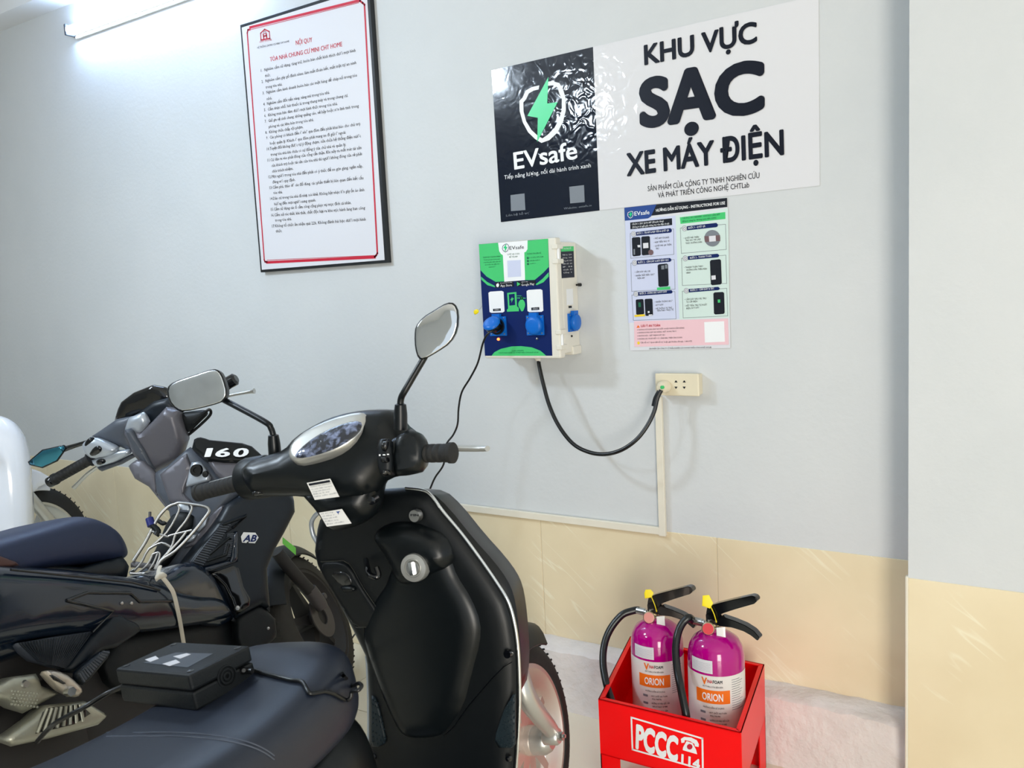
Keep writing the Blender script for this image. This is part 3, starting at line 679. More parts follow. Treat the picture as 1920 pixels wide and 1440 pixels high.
text('warning_text', ps, fr, pp, [('→ KHÔNG SỬ DỤNG KHI TAY ƯỚT, HOẶC PHÍCH CẮM HỎNG', k4(220, 988), k4(1020, 955), 2.6), ('→ KHÔNG DÙNG DÂY SẠC HỎNG, NỨT, BONG TRÓC', k4(222, 1038), k4(890, 1010), 2.6), ('→ KHÔNG KÉO, GIẬT MẠNH DÂY SẠC', k4(224, 1090), k4(698, 1072), 2.6),
     ('→ NGỪNG SẠC NGAY NẾU CÓ CẢNH BÁO TRÊN ỨNG DỤNG', k4(226, 1142), k4(985, 1115), 2.6), ('Cần hỗ trợ? Quét QR hỗ trợ hoặc gọi Hotline EVsafe: 1.800.975', k4(280, 1203), k4(1150, 1180), 2.8),
     ('SẢN PHẨM CỦA CÔNG TY CỔ PHẦN NGHIÊN CỨU VÀ PHÁT TRIỂN CÔNG NGHỆ CHTLAB', k4(425, 1306), k4(1478, 1282), 2.6)], 'black_ink', 0.0011, bold=0.004, res=1)
decal('hotline_sign', ps, fr, [k4(*p) for p in circ(247, 1198, 22, 26, 14)], pp, 'yellow_ink', 0.0011)
decal('blank_card', ps, fr, [k4(1355, 845), k4(1690, 830), k4(1705, 1175), k4(1368, 1190)], pp, 'white_ink', 0.0011)

# ---- charging station
fr = wframe(-1.385, 0, 1.14)
cs = thing('charging_station', 'white wall box with green and navy front and blue sockets', 'charging box', fr)
FY = -0.13
x0 = -1.522-fr.O[0]; x1 = -1.245-fr.O[0]; z0 = 0.003; z1 = 0.362
box('body', (x0+0.012, -0.100, z0+0.012), (x1-0.002, -0.0005, z1-0.012), 'white_plastic', cs, bev=0.004)
box('back_flange', (x0+0.004, -0.055, z0+0.004), (x1+0.003, -0.001, z0+0.03), 'white_plastic', cs, bev=0.003)
door = box('door', (x0, FY, z0), (x1, -0.100, z1), 'white_plastic', cs, bev=0.005)
def k5(u, v): return (880+u/5.536, 430+v/5.536)
dp = ply(FY)
decal('front_print', door, fr, [k5(100, 155), k5(818, 97), k5(862, 1312), k5(163, 1312)], dp, 'navy_ink', 0.0006)
def arc(pts): return [k5(*p) for p in pts]
decal('green_field', door, fr, arc([(100, 157), (302, 140), (318, 240), (350, 265), (365, 540), (275, 545), (180, 490), (118, 425)]), dp, 'green_ink', 0.0009)
decal('green_field', door, fr, arc([(605, 118), (818, 97), (826, 390), (770, 450), (680, 525), (580, 527), (570, 240), (602, 215)]), dp, 'green_ink', 0.0009)
decal('white_field', door, fr, arc([(300, 140), (606, 115), (605, 205), (590, 232), (572, 240), (580, 527), (365, 545), (350, 268), (330, 255), (312, 225)]), dp, 'white_ink', 0.0011)
decal('green_band', door, fr, arc([(122, 490), (185, 545), (262, 585), (270, 602), (190, 580), (124, 520)]), dp, 'green_ink', 0.0011)
decal('green_band', door, fr, arc([(690, 570), (760, 515), (826, 445), (826, 490), (770, 550), (700, 580)]), dp, 'green_ink', 0.0011)
decal('green_arch', door, fr, arc([(232, 1312), (262, 1275), (330, 1240), (440, 1215), (540, 1212), (650, 1225), (740, 1260), (800, 1312)]), dp, 'green_ink', 0.0011)
join('logo_shield', [line_vf(fr, arc([(372, 155), (350, 175), (345, 200), (355, 222), (378, 236), (400, 222), (411, 195), (408, 165), (392, 152)]), dp, 0.0016, 0.0016, closed=True)], 'navy_ink', door)
decal('logo_bolt', door, fr, arc([(388, 148), (357, 195), (374, 197), (370, 238), (398, 182), (382, 184)]), dp, 'bright_green', 0.0022)
text('brand_name', door, fr, dp, [('EVsafe', k5(420, 212), k5(570, 200), 6.4)], 'dark_navy_ink', 0.0016, bold=0.006, res=2)
text('front_text', door, fr, dp, [('QUÉT QR CODE', k5(397, 268), k5(523, 260), 2.8), ('ĐỂ TẢI APP', k5(417, 296), k5(505, 290), 2.8), ('TRẠM SẠC THÔNG MINH', k5(145, 300), k5(325, 287), 2.6), ('"Vì tương lai giao thông xanh,', k5(150, 325), k5(322, 313), 2.4), ('cùng nhau phát triển trạm sạc', k5(150, 350), k5(328, 338), 2.4), ('an toàn và tiện lợi', k5(165, 374), k5(315, 364), 2.4), ('mọi nơi"', k5(205, 398), k5(275, 393), 2.4),
     ('THÔNG TIN LIÊN HỆ', k5(600, 264), k5(748, 252), 2.8), ('+ 0.976.975.028', k5(625, 303), k5(770, 290), 2.6), ('cskh@evsafe.io', k5(628, 332), k5(738, 323), 2.4), ('evsafe.io', k5(630, 362), k5(693, 357), 2.4), ('EVSAFE CHARGING', k5(445, 1268), k5(565, 1263), 2.2), ('CÔNG TY TNHH NGHIÊN CỨU VÀ PHÁT TRIỂN CÔNG NGHỆ CHTLAB', k5(302, 1288), k5(720, 1282), 2.0)], 'dark_green_ink', 0.0016, bold=0.006, res=1)
decal('contact_dot', door, fr, [k5(*p) for p in circ(609, 298, 11, 13, 12)], dp, 'dark_green_ink', 0.0014)
decal('contact_dot', door, fr, [k5(*p) for p in circ(610, 329, 11, 12, 12)], dp, 'dark_green_ink', 0.0014)
decal('contact_dot', door, fr, [k5(*p) for p in circ(611, 360, 11, 12, 12)], dp, 'dark_green_ink', 0.0014)
decal('store_badge', door, fr, arc([(268, 552), (460, 538), (466, 592), (275, 607)]), dp, 'black_ink', 0.0018)
decal('store_badge', door, fr, arc([(487, 540), (690, 527), (692, 575), (492, 592)]), dp, 'black_ink', 0.0018)
text('badge_text', door, fr, dp, [('App Store', k5(328, 597), k5(448, 589), 4.2), ('Download on the', k5(328, 563), k5(448, 553), 1.6), ('Google Play', k5(545, 588), k5(678, 577), 4.2), ('GET IT ON', k5(545, 552), k5(610, 548), 1.6)], 'white_ink', 0.0024, bold=0.008, res=1)
decal('badge_mark', door, fr, [k5(*p) for p in [(299, 560), (306, 552), (303, 562), (313, 572), (310, 590), (301, 600), (290, 598), (283, 585), (285, 568)]], dp, 'white_ink', 0.0023)
decal('badge_mark', door, fr, arc([(498, 545), (534, 568), (500, 590)]), dp, 'green_ink', 0.0023)
decal('blank_card', door, fr, arc([(396, 325), (535, 318), (540, 490), (402, 498)]), dp, 'pale_lilac', 0.0014)
for q, cap in ((((200, 648), (357, 637), (368, 862), (213, 868)), ((248, 826), (328, 820), (330, 845), (250, 850), 'CỔNG 1')), (((596, 630), (760, 620), (771, 855), (607, 860)), ((645, 813), (728, 807), (730, 835), (648, 841), 'CỔNG 2'))):
    c_ = decal('port_card', door, fr, chaik(arc(q)), dp, 'white_ink', 0.0014)
    decal('port_tag', door, fr, arc(cap[:4]), dp, 'black_ink', 0.0018)
    text('port_name', door, fr, dp, [(cap[4], k5(cap[3][0]+14, cap[3][1]-7), k5(cap[2][0]-14, cap[2][1]-7), 2.2)], 'white_ink', 0.0022, bold=0.008, res=1)
# pump and scooter pictogram
decal('pump_sign', door, fr, arc([(395, 660), (490, 650), (497, 800), (515, 815), (517, 850), (393, 855), (393, 835), (405, 822)]), dp, 'green_ink', 0.0014)
decal('pump_window', door, fr, arc([(413, 675), (472, 668), (478, 785), (420, 792)]), dp, 'navy_ink', 0.0018)
decal('pump_bolt', door, fr, arc([(450, 700), (428, 735), (443, 737), (438, 762), (466, 715), (450, 715)]), dp, 'green_ink', 0.0022)
decal('scooter_sign', door, fr, arc([(520, 745), (545, 720), (575, 745), (583, 790), (570, 825), (560, 850), (540, 852), (530, 825), (512, 800), (510, 770)]), dp, 'green_ink', 0.0014, ch=1)
join('scooter_sign_lines', [line_vf(fr, arc([(490, 690), (540, 690)]), dp, 0.0012, 0.0014), line_vf(fr, arc([(500, 712), (585, 715)]), dp, 0.002, 0.0014), line_vf(fr, [k5(*p) for p in circ(545, 713, 10, 11, 10)], dp, 0.003, 0.0014, closed=True)], 'green_ink', door)
# sockets on the front
def socket(cpx, closed, frm, plane, axis, up, side, scale=1.0):
    """square blue socket with a round hinged lid; axis = outward normal, all in the box's frame"""
    c = frm.P(cpx[0], cpx[1], plane[0], plane[1]); a = np.array(axis, float); u = np.array(side, float); v = np.array(up, float)
    def pt(x, y, z): return c+u*x+v*y+a*z
    h = 0.030*scale
    V = [pt(x, y, z) for z in (0, 0.006) for x, y in ((-h, -h), (h, -h), (h, h), (-h, h))]
    so = mk('socket', V, [(0, 1, 2, 3), (4, 5, 6, 7), (0, 1, 5, 4), (1, 2, 6, 5), (2, 3, 7, 6), (3, 0, 4, 7)], 'socket_blue', cs)
    for x, y in ((-h*0.8, -h*0.8), (h*0.8, -h*0.8), (h*0.8, h*0.8), (-h*0.8, h*0.8)):
        lathe('screw', so, [(0.0001, 0.0075), (0.0024, 0.0072), (0.0024, 0.004)], pt(x, y, 0), a, 'steel', 8)
    lathe('collar', so, [(0.001, 0.004), (0.026*scale, 0.004), (0.026*scale, 0.014), (0.020*scale, 0.014), (0.020*scale, 0.005)], pt(0, 0, 0), a, 'socket_blue' if closed else 'black_cable', 28)
    hinge = [pt(x, y, z) for z in (0.004, 0.016) for x, y in ((-0.014*scale, h*0.75), (0.014*scale, h*0.75), (0.014*scale, h*1.28), (-0.014*scale, h*1.28))]
    mk('hinge', hinge, [(0, 1, 2, 3), (4, 5, 6, 7), (0, 1, 5, 4), (1, 2, 6, 5), (2, 3, 7, 6), (3, 0, 4, 7)], 'socket_blue', so)
    if closed:
        lathe('lid', so, [(0.001, 0.022), (0.017*scale, 0.0222), (0.025*scale, 0.020), (0.0285*scale, 0.015), (0.0285*scale, 0.012), (0.001, 0.012)], pt(0, 0, 0), a, 'socket_blue', 30)
    else:
        t = math.radians(48); ax2 = a*math.cos(t)+v*math.sin(t); vv = v*math.cos(t)-a*math.sin(t)
        pc = pt(0, h*1.0, 0.016)-vv*0.030*scale
        lathe('lid', so, [(0.001, 0.010), (0.017*scale, 0.0102), (0.025*scale, 0.008), (0.0285*scale, 0.003), (0.0285*scale, 0.0), (0.001, 0.0)], pc, ax2, 'socket_blue', 30)
    return so, pt
s1, s1pt = socket(k5(305, 1005), False, fr, dp, (0, -1, 0), (0, 0, 1), (1, 0, 0))
s2, s2pt = socket(k5(690, 995), True, fr, dp, (0, -1, 0), (0, 0, 1), (1, 0, 0))
sp = plx(x1-0.002)
s3, s3pt = socket(k5(1066, 965), True, fr, sp, (1, 0, 0), (0, 0, 1), (0, 1, 0), 0.92)
pl = fr.P(*k5(305, 1140), *dp); lathe('indicator', cs, [(0.0001, 0.006), (0.0035, 0.005), (0.0045, 0.002), (0.0045, 0)], pl, (0, -1, 0), 'red_lamp', 14, label='glowing red indicator light')
pl = fr.P(*k5(708, 1135), *dp); lathe('indicator', cs, [(0.0001, 0.006), (0.003, 0.005), (0.0042, 0.002), (0.0042, 0)], pl, (0, -1, 0), 'steel', 14, label='unlit steel indicator')
pl = fr.P(*k5(1060, 1108), *sp); lathe('indicator', cs, [(0.0001, 0.003), (0.003, 0.003), (0.0036, 0)], pl, (1, 0, 0), 'black_cable', 12)
# hinges on the right of the door, side label and side card
for z in (0.335, 0.292, 0.082, 0.036):
    box('hinge', (x1-0.014, FY-0.004, z-0.007), (x1+0.006, -0.097, z+0.007), 'white_plastic', cs, bev=0.002)
for z in (0.3135, 0.059):
    lathe('hinge_pin', cs, [(0.0045, -0.017), (0.0045, 0.017)], (x1+0.002, FY+0.008, z), (0, 0, 1), 'white_gloss', 10)
decal('side_label', cs, fr, [k5(948, 180), k5(1080, 175), k5(1090, 498), k5(957, 508)], sp, 'dark_navy_ink', 0.0006)
decal('side_label_head', cs, fr, [k5(948, 180), k5(1080, 175), k5(1082, 225), k5(950, 232)], sp, 'green_ink', 0.001)
text('side_label_text', cs, fr, sp, [('THÔNG SỐ', k5(975, 210), k5(1052, 205), 3), ('Điện áp  220V', k5(964, 272), k5(1060, 266), 2.2), ('Dòng  16A', k5(965, 303), k5(1060, 297), 2.2), ('Công suất  3kW', k5(966, 334), k5(1062, 328), 2.2), ('Kết nối  4G', k5(967, 365), k5(1062, 359), 2.2), ('IP  54', k5(968, 397), k5(1064, 390), 2.2), ('Chuẩn  EU', k5(970, 428), k5(1066, 420), 2.2), ('Cổng  3', k5(971, 458), k5(1060, 450), 2.2)], 'white_ink', 0.0014, res=1)
decal('blank_card', cs, fr, [k5(1005, 620), k5(1072, 615), k5(1078, 780), k5(1010, 785)], sp, 'white_gloss', 0.0008)
decal('port_tag', cs, fr, [k5(1028, 795), k5(1060, 793), k5(1062, 815), k5(1030, 818)], sp, 'black_ink', 0.0009)
# cable gland below, mounting screw at the side, yellow seal on the left
lathe('cable_gland', cs, [(0.012, 0.012), (0.012, 0.0), (0.015, -0.002), (0.015, -0.012), (0.010, -0.016), (0.008, -0.022)], (fr.P(1009, 673, (0, -0.07, 0), (0, 1, 0))[0], -0.07, 0.012), (0, 0, 1), 'white_plastic', 18)
q = fr.Y(1086, 534, -0.012); lathe('mounting_bolt', cs, [(0.0001, 0.012), (0.005, 0.011), (0.005, 0.002), (0.003, 0), (0.003, -0.014)], (q[0]-0.004, q[1], q[2]), (1, -0.2, 0), 'black_cable', 12)
a = fr.Y(*k5(135, 790), -0.110); b = fr.Y(*k5(100, 835), -0.112)
tube('seal_wire', cs, [a, (a+b)/2+np.array([0, 0, -0.001]), b], 0.0008, 'steel', 6, 3)
puff('seal_tag', cs, fr, [k5(*p) for p in [(45, 840), (85, 825), (102, 850), (90, 872), (60, 888), (45, 870)]], ply(-0.112), 'yellow_tag', 0.002, 0.002, 0.003, 0.006, 1)

# ---- surface socket outlet, its trunking, and the thick supply cable
fr = wframe(-0.925, 0, 1.02)
so = thing('socket_outlet', 'cream double socket outlet box mounted low on the white wall', 'socket', fr)
zz0, zz1 = fr.Y(1232, 741, -0.035)[2], fr.Y(1230, 700, -0.035)[2]
ox0, ox1 = fr.Y(1229, 720, -0.035)[0], fr.Y(1311, 720, -0.035)[0]
box('back_box', (ox0+0.002, -0.030, zz0+0.002), (ox1-0.002, -0.0005, zz1-0.002), 'cream_plastic', so, bev=0.003)
pl_ = box('faceplate', (ox0, -0.038, zz0), (ox1, -0.029, zz1), 'cream_plastic', so, bev=0.003)
for xx in (1267.5, 1283):
    for yy, flip in ((715, 1), (727, -1)):
        c = fr.Y(xx, yy, -0.038)
        join('pin_slot', [lathe_vf([(0.0001, 0.0006), (0.0026, 0.0005), (0.0026, 0)], c, (0, -1, 0), 10), boxvf((c[0]-0.0042, -0.0385, c[2]-0.0022*flip-0.001), (c[0]+0.0042, -0.0379, c[2]-0.0022*flip+0.001))], 'black_ink', so)
fr = wframe(-0.985, 0, 0.56)
ct = thing('cable_trunking', 'cream plastic cable trunking running down and along the dado', 'trunking', fr)
xv0 = fr.Y(1231, 850, -0.014)[0]; xv1 = fr.Y(1243.5, 850, -0.014)[0]; zt_ = fr.Y(1238, 744, -0.014)[2]; zb_ = fr.Y(1240, 1005, -0.014)[2]
box('upright_run', (xv0, -0.0165, zb_), (xv1, -0.0032, zt_), 'conduit_plastic', ct, bev=0.0015)
zh1 = fr.Y(1100, 973, -0.014)[2]; zh0 = fr.Y(1100, 986, -0.014)[2]
box('level_run', (-3.6-fr.O[0], -0.016, zh0), (xv0+0.001, -0.0032, zh1), 'conduit_plastic', ct, bev=0.0015)
fr = wframe(-1.2, 0, 0.86)
pc = thing('supply_cable', 'thick black cable looping from the charging box to the socket', 'cable', fr)
def k6(u, v): return (980+u/4.0, 660+v/4.0)
dep = [(-0.070, 122, 70), (-0.072, 122, 92), (-0.085, 150, 220), (-0.10, 200, 400), (-0.115, 275, 560), (-0.125, 380, 690), (-0.13, 500, 752), (-0.13, 620, 766), (-0.125, 740, 735), (-0.115, 850, 660), (-0.10, 930, 560), (-0.085, 985, 450), (-0.075, 1010, 350), (-0.070, 1040, 285)]
tube('cable', pc, [fr.Y(*k6(u, v), d) for d, u, v in dep], 0.0062, 'black_cable', 12, 6)
tube('sleeve', pc, [fr.Y(*k6(984, 408), -0.079), fr.Y(*k6(1000, 350), -0.074), fr.Y(*k6(1026, 295), -0.071)], [0.0075, 0.0085, 0.0075], 'black_satin', 10, 4)
pb = fr.Y(*k6(1062, 262), -0.055)
lathe('plug', pc, [(0.0001, 0.034), (0.008, 0.034), (0.013, 0.028), (0.0175, 0.020), (0.0175, 0.0)], (pb[0], -0.0385, pb[2]), (-0.35, -1, -0.05), 'cream_plastic', 20)
q = fr.Y(*k6(1047, 265), -0.074); lathe('plug_button', pc, [(0.0001, 0.004), (0.005, 0.003), (0.005, -0.004)], q, (-0.35, -1, 0), 'green_ink', 12)

# ================================================================== fire point
fr = wframe(-0.82, -0.30, 0)
eb = thing('extinguisher_box', 'red painted metal floor box holding two fire extinguishers', 'metal box', fr)
def W(p): return np.array(p)-fr.O
TOP = 0.30; BOT = 0.15
FLc, FRc, BRc, BLc = W((-0.972, -0.498, 0)), W((-0.601, -0.494, 0)), W((-0.655, -0.118, 0)), W((-1.062, -0.106, 0))
def panel(name, a, b, z0, z1, t, m, parent, inward):
    a = np.array(a, float); b = np.array(b, float); n = np.array(inward, float)*t
    V = [a+[0, 0, z0], b+[0, 0, z0], b+[0, 0, z1], a+[0, 0, z1]]; V = V+[v+n for v in V]
    return mk(name, V, [(0, 1, 2, 3), (4, 7, 6, 5), (0, 4, 5, 1), (1, 5, 6, 2), (2, 6, 7, 3), (3, 7, 4, 0)], m, parent)
cen = (FLc+FRc+BRc+BLc)/4
def inn(a, b):
    d = b-a; n = np.array([-d[1], d[0], 0]); n /= np.linalg.norm(n)
    return n if (cen-a) @ n > 0 else -n
for nm, a, b in (('front_panel', FLc, FRc), ('side_panel', FRc, BRc), ('back_panel', BRc, BLc), ('side_panel', BLc, FLc)):
    panel(nm, a, b, BOT, TOP, 0.0025, 'red_paint', eb, inn(a, b))
    n = inn(a, b); d = (b-a)/np.linalg.norm(b-a)
    V = [a+[0, 0, TOP], b+[0, 0, TOP], b+n*0.014-d*0.014+[0, 0, TOP], a+n*0.014+d*0.014+[0, 0, TOP]]
    V += [v-np.array([0, 0, 0.003]) for v in V]
    mk('rim', V, [(0, 1, 2, 3), (4, 7, 6, 5), (0, 4, 5, 1), (1, 5, 6, 2), (2, 6, 7, 3), (3, 7, 4, 0)], 'red_paint', eb)
V = [c+np.array([0, 0, z]) for z in (BOT, BOT+0.003) for c in (FLc, FRc, BRc, BLc)]
mk('bottom_panel', V, [(0, 3, 2, 1), (4, 5, 6, 7), (0, 1, 5, 4), (1, 2, 6, 5), (2, 3, 7, 6), (3, 0, 4, 7)], 'red_paint', eb)
for c, dx, dy in ((FLc, 1, 1), (FRc, -1, 1), (BRc, -1, -1), (BLc, 1, -1)):
    join('leg', [boxvf((min(c[0], c[0]+dx*0.055), min(c[1], c[1]+dy*0.003), 0), (max(c[0], c[0]+dx*0.055), max(c[1], c[1]+dy*0.003), BOT)),
                 boxvf((min(c[0], c[0]+dx*0.003), min(c[1], c[1]+dy*0.055), 0), (max(c[0], c[0]+dx*0.003), max(c[1], c[1]+dy*0.055), BOT))], 'red_paint', eb)
def k7(u, v): return (1060+u/3.7905, 1060+v/3.7905)
d_ = FRc-FLc; nf = np.array([d_[1], -d_[0], 0]); nf /= np.linalg.norm(nf)
fp = (FLc, nf)
join('sign_frame', [line_vf(fr, [k7(470, 1080), k7(975, 1230), k7(978, 1450), k7(478, 1308)], fp, 0.0045, 0.0008, closed=True)], 'white_ink', eb)
text('sign_letters', eb, fr, fp, [('PCCC', k7(500, 1290), k7(800, 1388), 41)], 'white_ink', 0.0008, bold=0.05, res=3)
text('sign_number', eb, fr, fp, [('114', k7(824, 1408), k7(957, 1452), 18)], 'white_ink', 0.0008, bold=0.03, res=3)
ph = [decal_vf(fr, [k7(*p) for p in [(822, 1232), (845, 1218), (895, 1222), (935, 1242), (950, 1270), (948, 1290), (922, 1285), (918, 1268), (890, 1250), (850, 1240), (848, 1258), (826, 1262)]], fp, 0.0008),
      decal_vf(fr, [k7(*p) for p in [(862, 1248), (905, 1262), (930, 1310), (938, 1342), (835, 1312), (838, 1292)]], fp, 0.0008)]
join('telephone_sign', ph, 'white_ink', eb)
join('telephone_dial', [decal_vf(fr, [k7(*p) for p in circ(885, 1288, 20, 20, 14)], fp, 0.0012)], 'red_ink', eb)

def extinguisher(bx_, by_, zneck, label, hang, tagpts, gaugem, hose_end):
    fr = wframe(bx_, by_, BOT+0.003)
    t = thing('fire_extinguisher', label, 'fire extinguisher', fr, 'fire extinguishers in the red box')
    H = zneck-fr.O[2]; R = 0.0715
    prof = [(0.001, 0.004), (R*0.86, 0.0), (R*0.95, 0.006), (R, 0.02), (R, H-0.075), (R*0.985, H-0.055), (R*0.93, H-0.036), (R*0.80, H-0.019), (R*0.58, H-0.008), (R*0.34, H-0.002), (0.016, H), (0.016, H+0.008), (0.001, H+0.008)]
    lathe('cylinder', t, prof, (0, 0, 0), (0, 0, 1), 'purple_paint', 64, 30)
    # direction from the bottle to the camera: the label faces roughly there
    ca = math.atan2(CAM[1]-by_, CAM[0]-bx_)-0.10
    LT = H-0.090
    def wrap(u0, u1, z0, z1, off, n=16):
        V = []; F = []
        for i in range(n+1):
            a = ca+(u0+(u1-u0)*i/n)/R; c, s = math.cos(a), math.sin(a)
            V += [((R+off)*c, (R+off)*s, z0), ((R+off)*c, (R+off)*s, z1)]
        for i in range(n): F.append((2*i, 2*i+2, 2*i+3, 2*i+1))
        return V, F
    def cyl(u0, z0, u1, z1, h, off=0.0012):
        def fn(u, v, w=0.0):
            uu = u0+(u1-u0)*u; a = ca+uu/R; return np.array([(R+off+w)*math.cos(a), (R+off+w)*math.sin(a), z0+(z1-z0)*u+h*v])
        return fn
    V, F = wrap(-0.110, 0.112, 0.010, LT, 0.0004, 48); sharpen(mk('wrap_label', V, F, 'label_white', t), 30)
    V, F = wrap(-0.047, 0.040, LT-0.072, LT-0.037, 0.0008); sharpen(mk('name_plate', V, F, 'orange_ink', t), 30)
    V, F = wrap(-0.062, -0.002, LT+0.006, LT+0.040, 0.0005); sharpen(mk('inspection_sticker', V, F, 'paper', t), 30)
    for k in range(6):
        V, F = wrap(-0.058, -0.006, LT+0.011+0.004*k, LT+0.0114+0.004*k, 0.0009, 8); mk('sticker_rule', V, F, 'grey_ink', t)
    V, F = wrap(-0.047, 0.040, 0.012, 0.03, 0.0008); sharpen(mk('label_band', V, F, 'orange_ink', t), 30)
    text_fn('name_plate_text', t, [('ORION', cyl(-0.030, LT-0.064, 0.022, LT-0.064, 0.0185))], 'white_ink', bold=0.02, res=3)
    text_fn('brand_mark', t, [('V', cyl(-0.030, LT-0.023, -0.016, LT-0.023, 0.017))], 'orange_ink', bold=0.03, res=2)
    text_fn('brand_text', t, [('INA', cyl(-0.015, LT-0.018, -0.003, LT-0.018, 0.008))], 'red_ink', bold=0.02, res=2)
    text_fn('brand_text', t, [('FOAM', cyl(-0.002, LT-0.018, 0.021, LT-0.018, 0.008))], 'black_ink', bold=0.02, res=2)
    lines = [('HƯỚNG DẪN SỬ DỤNG', -0.028, LT-0.085, 0.024), ('• RÚT CHỐT AN TOÀN', -0.014, LT-0.098, 0.030), ('PULL THE PIN', -0.010, LT-0.106, 0.014), ('• HƯỚNG VÒI VÀO GỐC LỬA', -0.014, LT-0.118, 0.036), ('AIM AT BASE OF FIRE', -0.010, LT-0.127, 0.030), ('• BÓP MẠNH TAY CẦM', -0.014, LT-0.139, 0.030), ('SQUEEZE THE HANDLE', -0.010, LT-0.148, 0.026), ('AN TOÀN LUÔN BÊN BẠN', -0.028, LT-0.030, 0.022)]
    for s, u0, z, u1 in lines: text_fn('label_text', t, [(s, cyl(u0, z, u1, z, 0.0042))], 'black_ink', bold=0.008, res=1)
    for z in (LT-0.100, LT-0.121, LT-0.142):
        V, F = wrap(-0.036, -0.022, z, z+0.006, 0.0009, 4); mk('label_picture', V, F, 'grey_ink', t)
    for u in (-0.032, -0.018, -0.002, 0.016):
        V, F = wrap(u, u+0.010, LT-0.162, LT-0.151, 0.0009, 4); mk('label_picture', V, F, 'black_ink', t)
    for k in range(14):
        V, F = wrap(0.045, 0.070+0.004*((k*7) % 4), LT-0.012-0.006*k, LT-0.0107-0.006*k, 0.0009, 6); mk('label_fine_print', V, F, 'grey_ink', t)
    # valve, gauge, levers (levers point right along the wall), hose from the left of the valve
    lathe('neck', t, [(0.013, H), (0.013, H+0.012), (0.010, H+0.014), (0.010, H+0.030), (0.001, H+0.030)], (0, 0, 0), (0, 0, 1), 'brass', 20)
    lv = np.array([math.cos(hang), math.sin(hang), 0]); sd = np.array([-lv[1], lv[0], 0])
    def P(a, z, s=0): return lv*a+sd*s+np.array([0, 0, H+z])
    bw = 0.011
    def plate(name, outline, m):
        n = len(outline); V = [P(a, z, -bw) for a, z in outline]+[P(a, z, bw) for a, z in outline]
        F = [tuple(range(n)), tuple(reversed(range(n, 2*n)))]+[(i, (i+1) % n, (i+1) % n+n, i+n) for i in range(n)]
        o = mk(name, V, F, m, t); bm = bmesh.new(); bm.from_mesh(o.data); bmesh.ops.bevel(bm, geom=list(bm.edges), offset=0.0016, segments=2, affect='EDGES'); bm.to_mesh(o.data); bm.free(); return sharpen(o, 40)
    plate('valve_head', [(-0.020, 0.022), (0.012, 0.018), (0.016, 0.040), (0.002, 0.056), (-0.016, 0.048), (-0.021, 0.042)], 'black_gloss')
    plate('upper_lever', [(-0.020, 0.044), (0.008, 0.028), (0.022, 0.052), (0.060, 0.072), (0.110, 0.096), (0.118, 0.106), (0.114, 0.114), (0.104, 0.116), (0.050, 0.094), (0.004, 0.074), (-0.016, 0.062)], 'black_gloss')
    plate('carry_handle', [(0.004, 0.030), (0.022, 0.046), (0.055, 0.042), (0.085, 0.036), (0.108, 0.026), (0.122, 0.012), (0.116, 0.002), (0.100, 0.012), (0.080, 0.019), (0.050, 0.022), (0.014, 0.018)], 'black_gloss')
    for a, z in ((-0.012, 0.028), (0.008, 0.030)): lathe('rivet', t, [(0.0001, 0.002), (0.003, 0.0015), (0.003, -0.002)], P(a, z, -bw), -sd, 'steel', 10)
    g = np.array([-0.012, -0.016, H+0.010]); lathe('pressure_gauge', t, [(0.001, 0.010), (0.0145, 0.010), (0.0165, 0.008), (0.0165, -0.004), (0.008, -0.008)], g, (0.25, -1, 0.25), 'brass', 24)
    ga = np.array([0.25, -1, 0.25]); ga /= np.linalg.norm(ga)
    lathe('gauge_face', t, [(0.0001, 0.0112), (0.0140, 0.0112), (0.0140, 0.009)], g, ga, gaugem, 24)
    puff_uv('paper_tag', t, [(-0.010, -0.012), (0.012, -0.014), (0.012, 0.012), (-0.010, 0.012)], (np.array([0.020, -0.018, H+0.006]), np.array([0.3, -0.9, 0.3]), np.array([0.93, 0.35, 0.1]), np.array([-0.1, 0.2, 0.97])), 'label_white', 0.0006, 0.0006, 0.002, 0.01)
    lathe('hose_collar', t, [(0.010, 0.0), (0.010, 0.024), (0.0085, 0.024), (0.0085, 0.030), (0.006, 0.030), (0.006, 0.044)], P(-0.058, 0.014), lv, 'steel', 16)
    hs = hose_end
    tube('hose', t, [P(-0.050, 0.014), P(-0.062, 0.0138)]+[np.array(h)-fr.O for h in hs], 0.0100, 'black_cable', 14, 6)
    # yellow seal
    pz = [P(0.010, 0.028, -bw-0.002), P(0.006, 0.05, -bw-0.006), P(-0.004, 0.068, -bw-0.004)]
    tube('seal_strap', t, pz, 0.0012, 'yellow_tag', 6, 4)
    B = (P(-0.010, 0.074, -bw-0.004), np.array([0.3, -0.95, 0.2])/np.linalg.norm([0.3, -0.95, 0.2]), np.array([0.95, 0.3, 0.0]), np.array([-0.06, 0.19, 0.98]))
    puff_uv('seal_tag', t, tagpts, B, 'yellow_tag', 0.0012, 0.0012, 0.003, 0.008)
    return t
wz = lambda x, y, Y: WORLD.Y(x, y, Y)
extinguisher(-0.905, -0.268, 0.440, 'purple fire extinguisher nearer the scooter wheel, with a faded pink gauge', -0.10, [(-0.012, -0.012), (0.006, -0.008), (0.012, 0.004), (0.004, 0.013), (-0.010, 0.012), (-0.014, 0.002)], 'gauge_pale',
             [wz(*k7(u, v), y) for u, v, y in ((420, 342, -0.280), (370, 385, -0.292), (322, 450, -0.308), (288, 525, -0.325), (270, 610, -0.345), (268, 700, -0.368), (280, 790, -0.392), (302, 880, -0.418))]+[wz(*k7(325, 950), -0.440), wz(*k7(345, 1010), -0.452), wz(*k7(360, 1060), -0.458)])
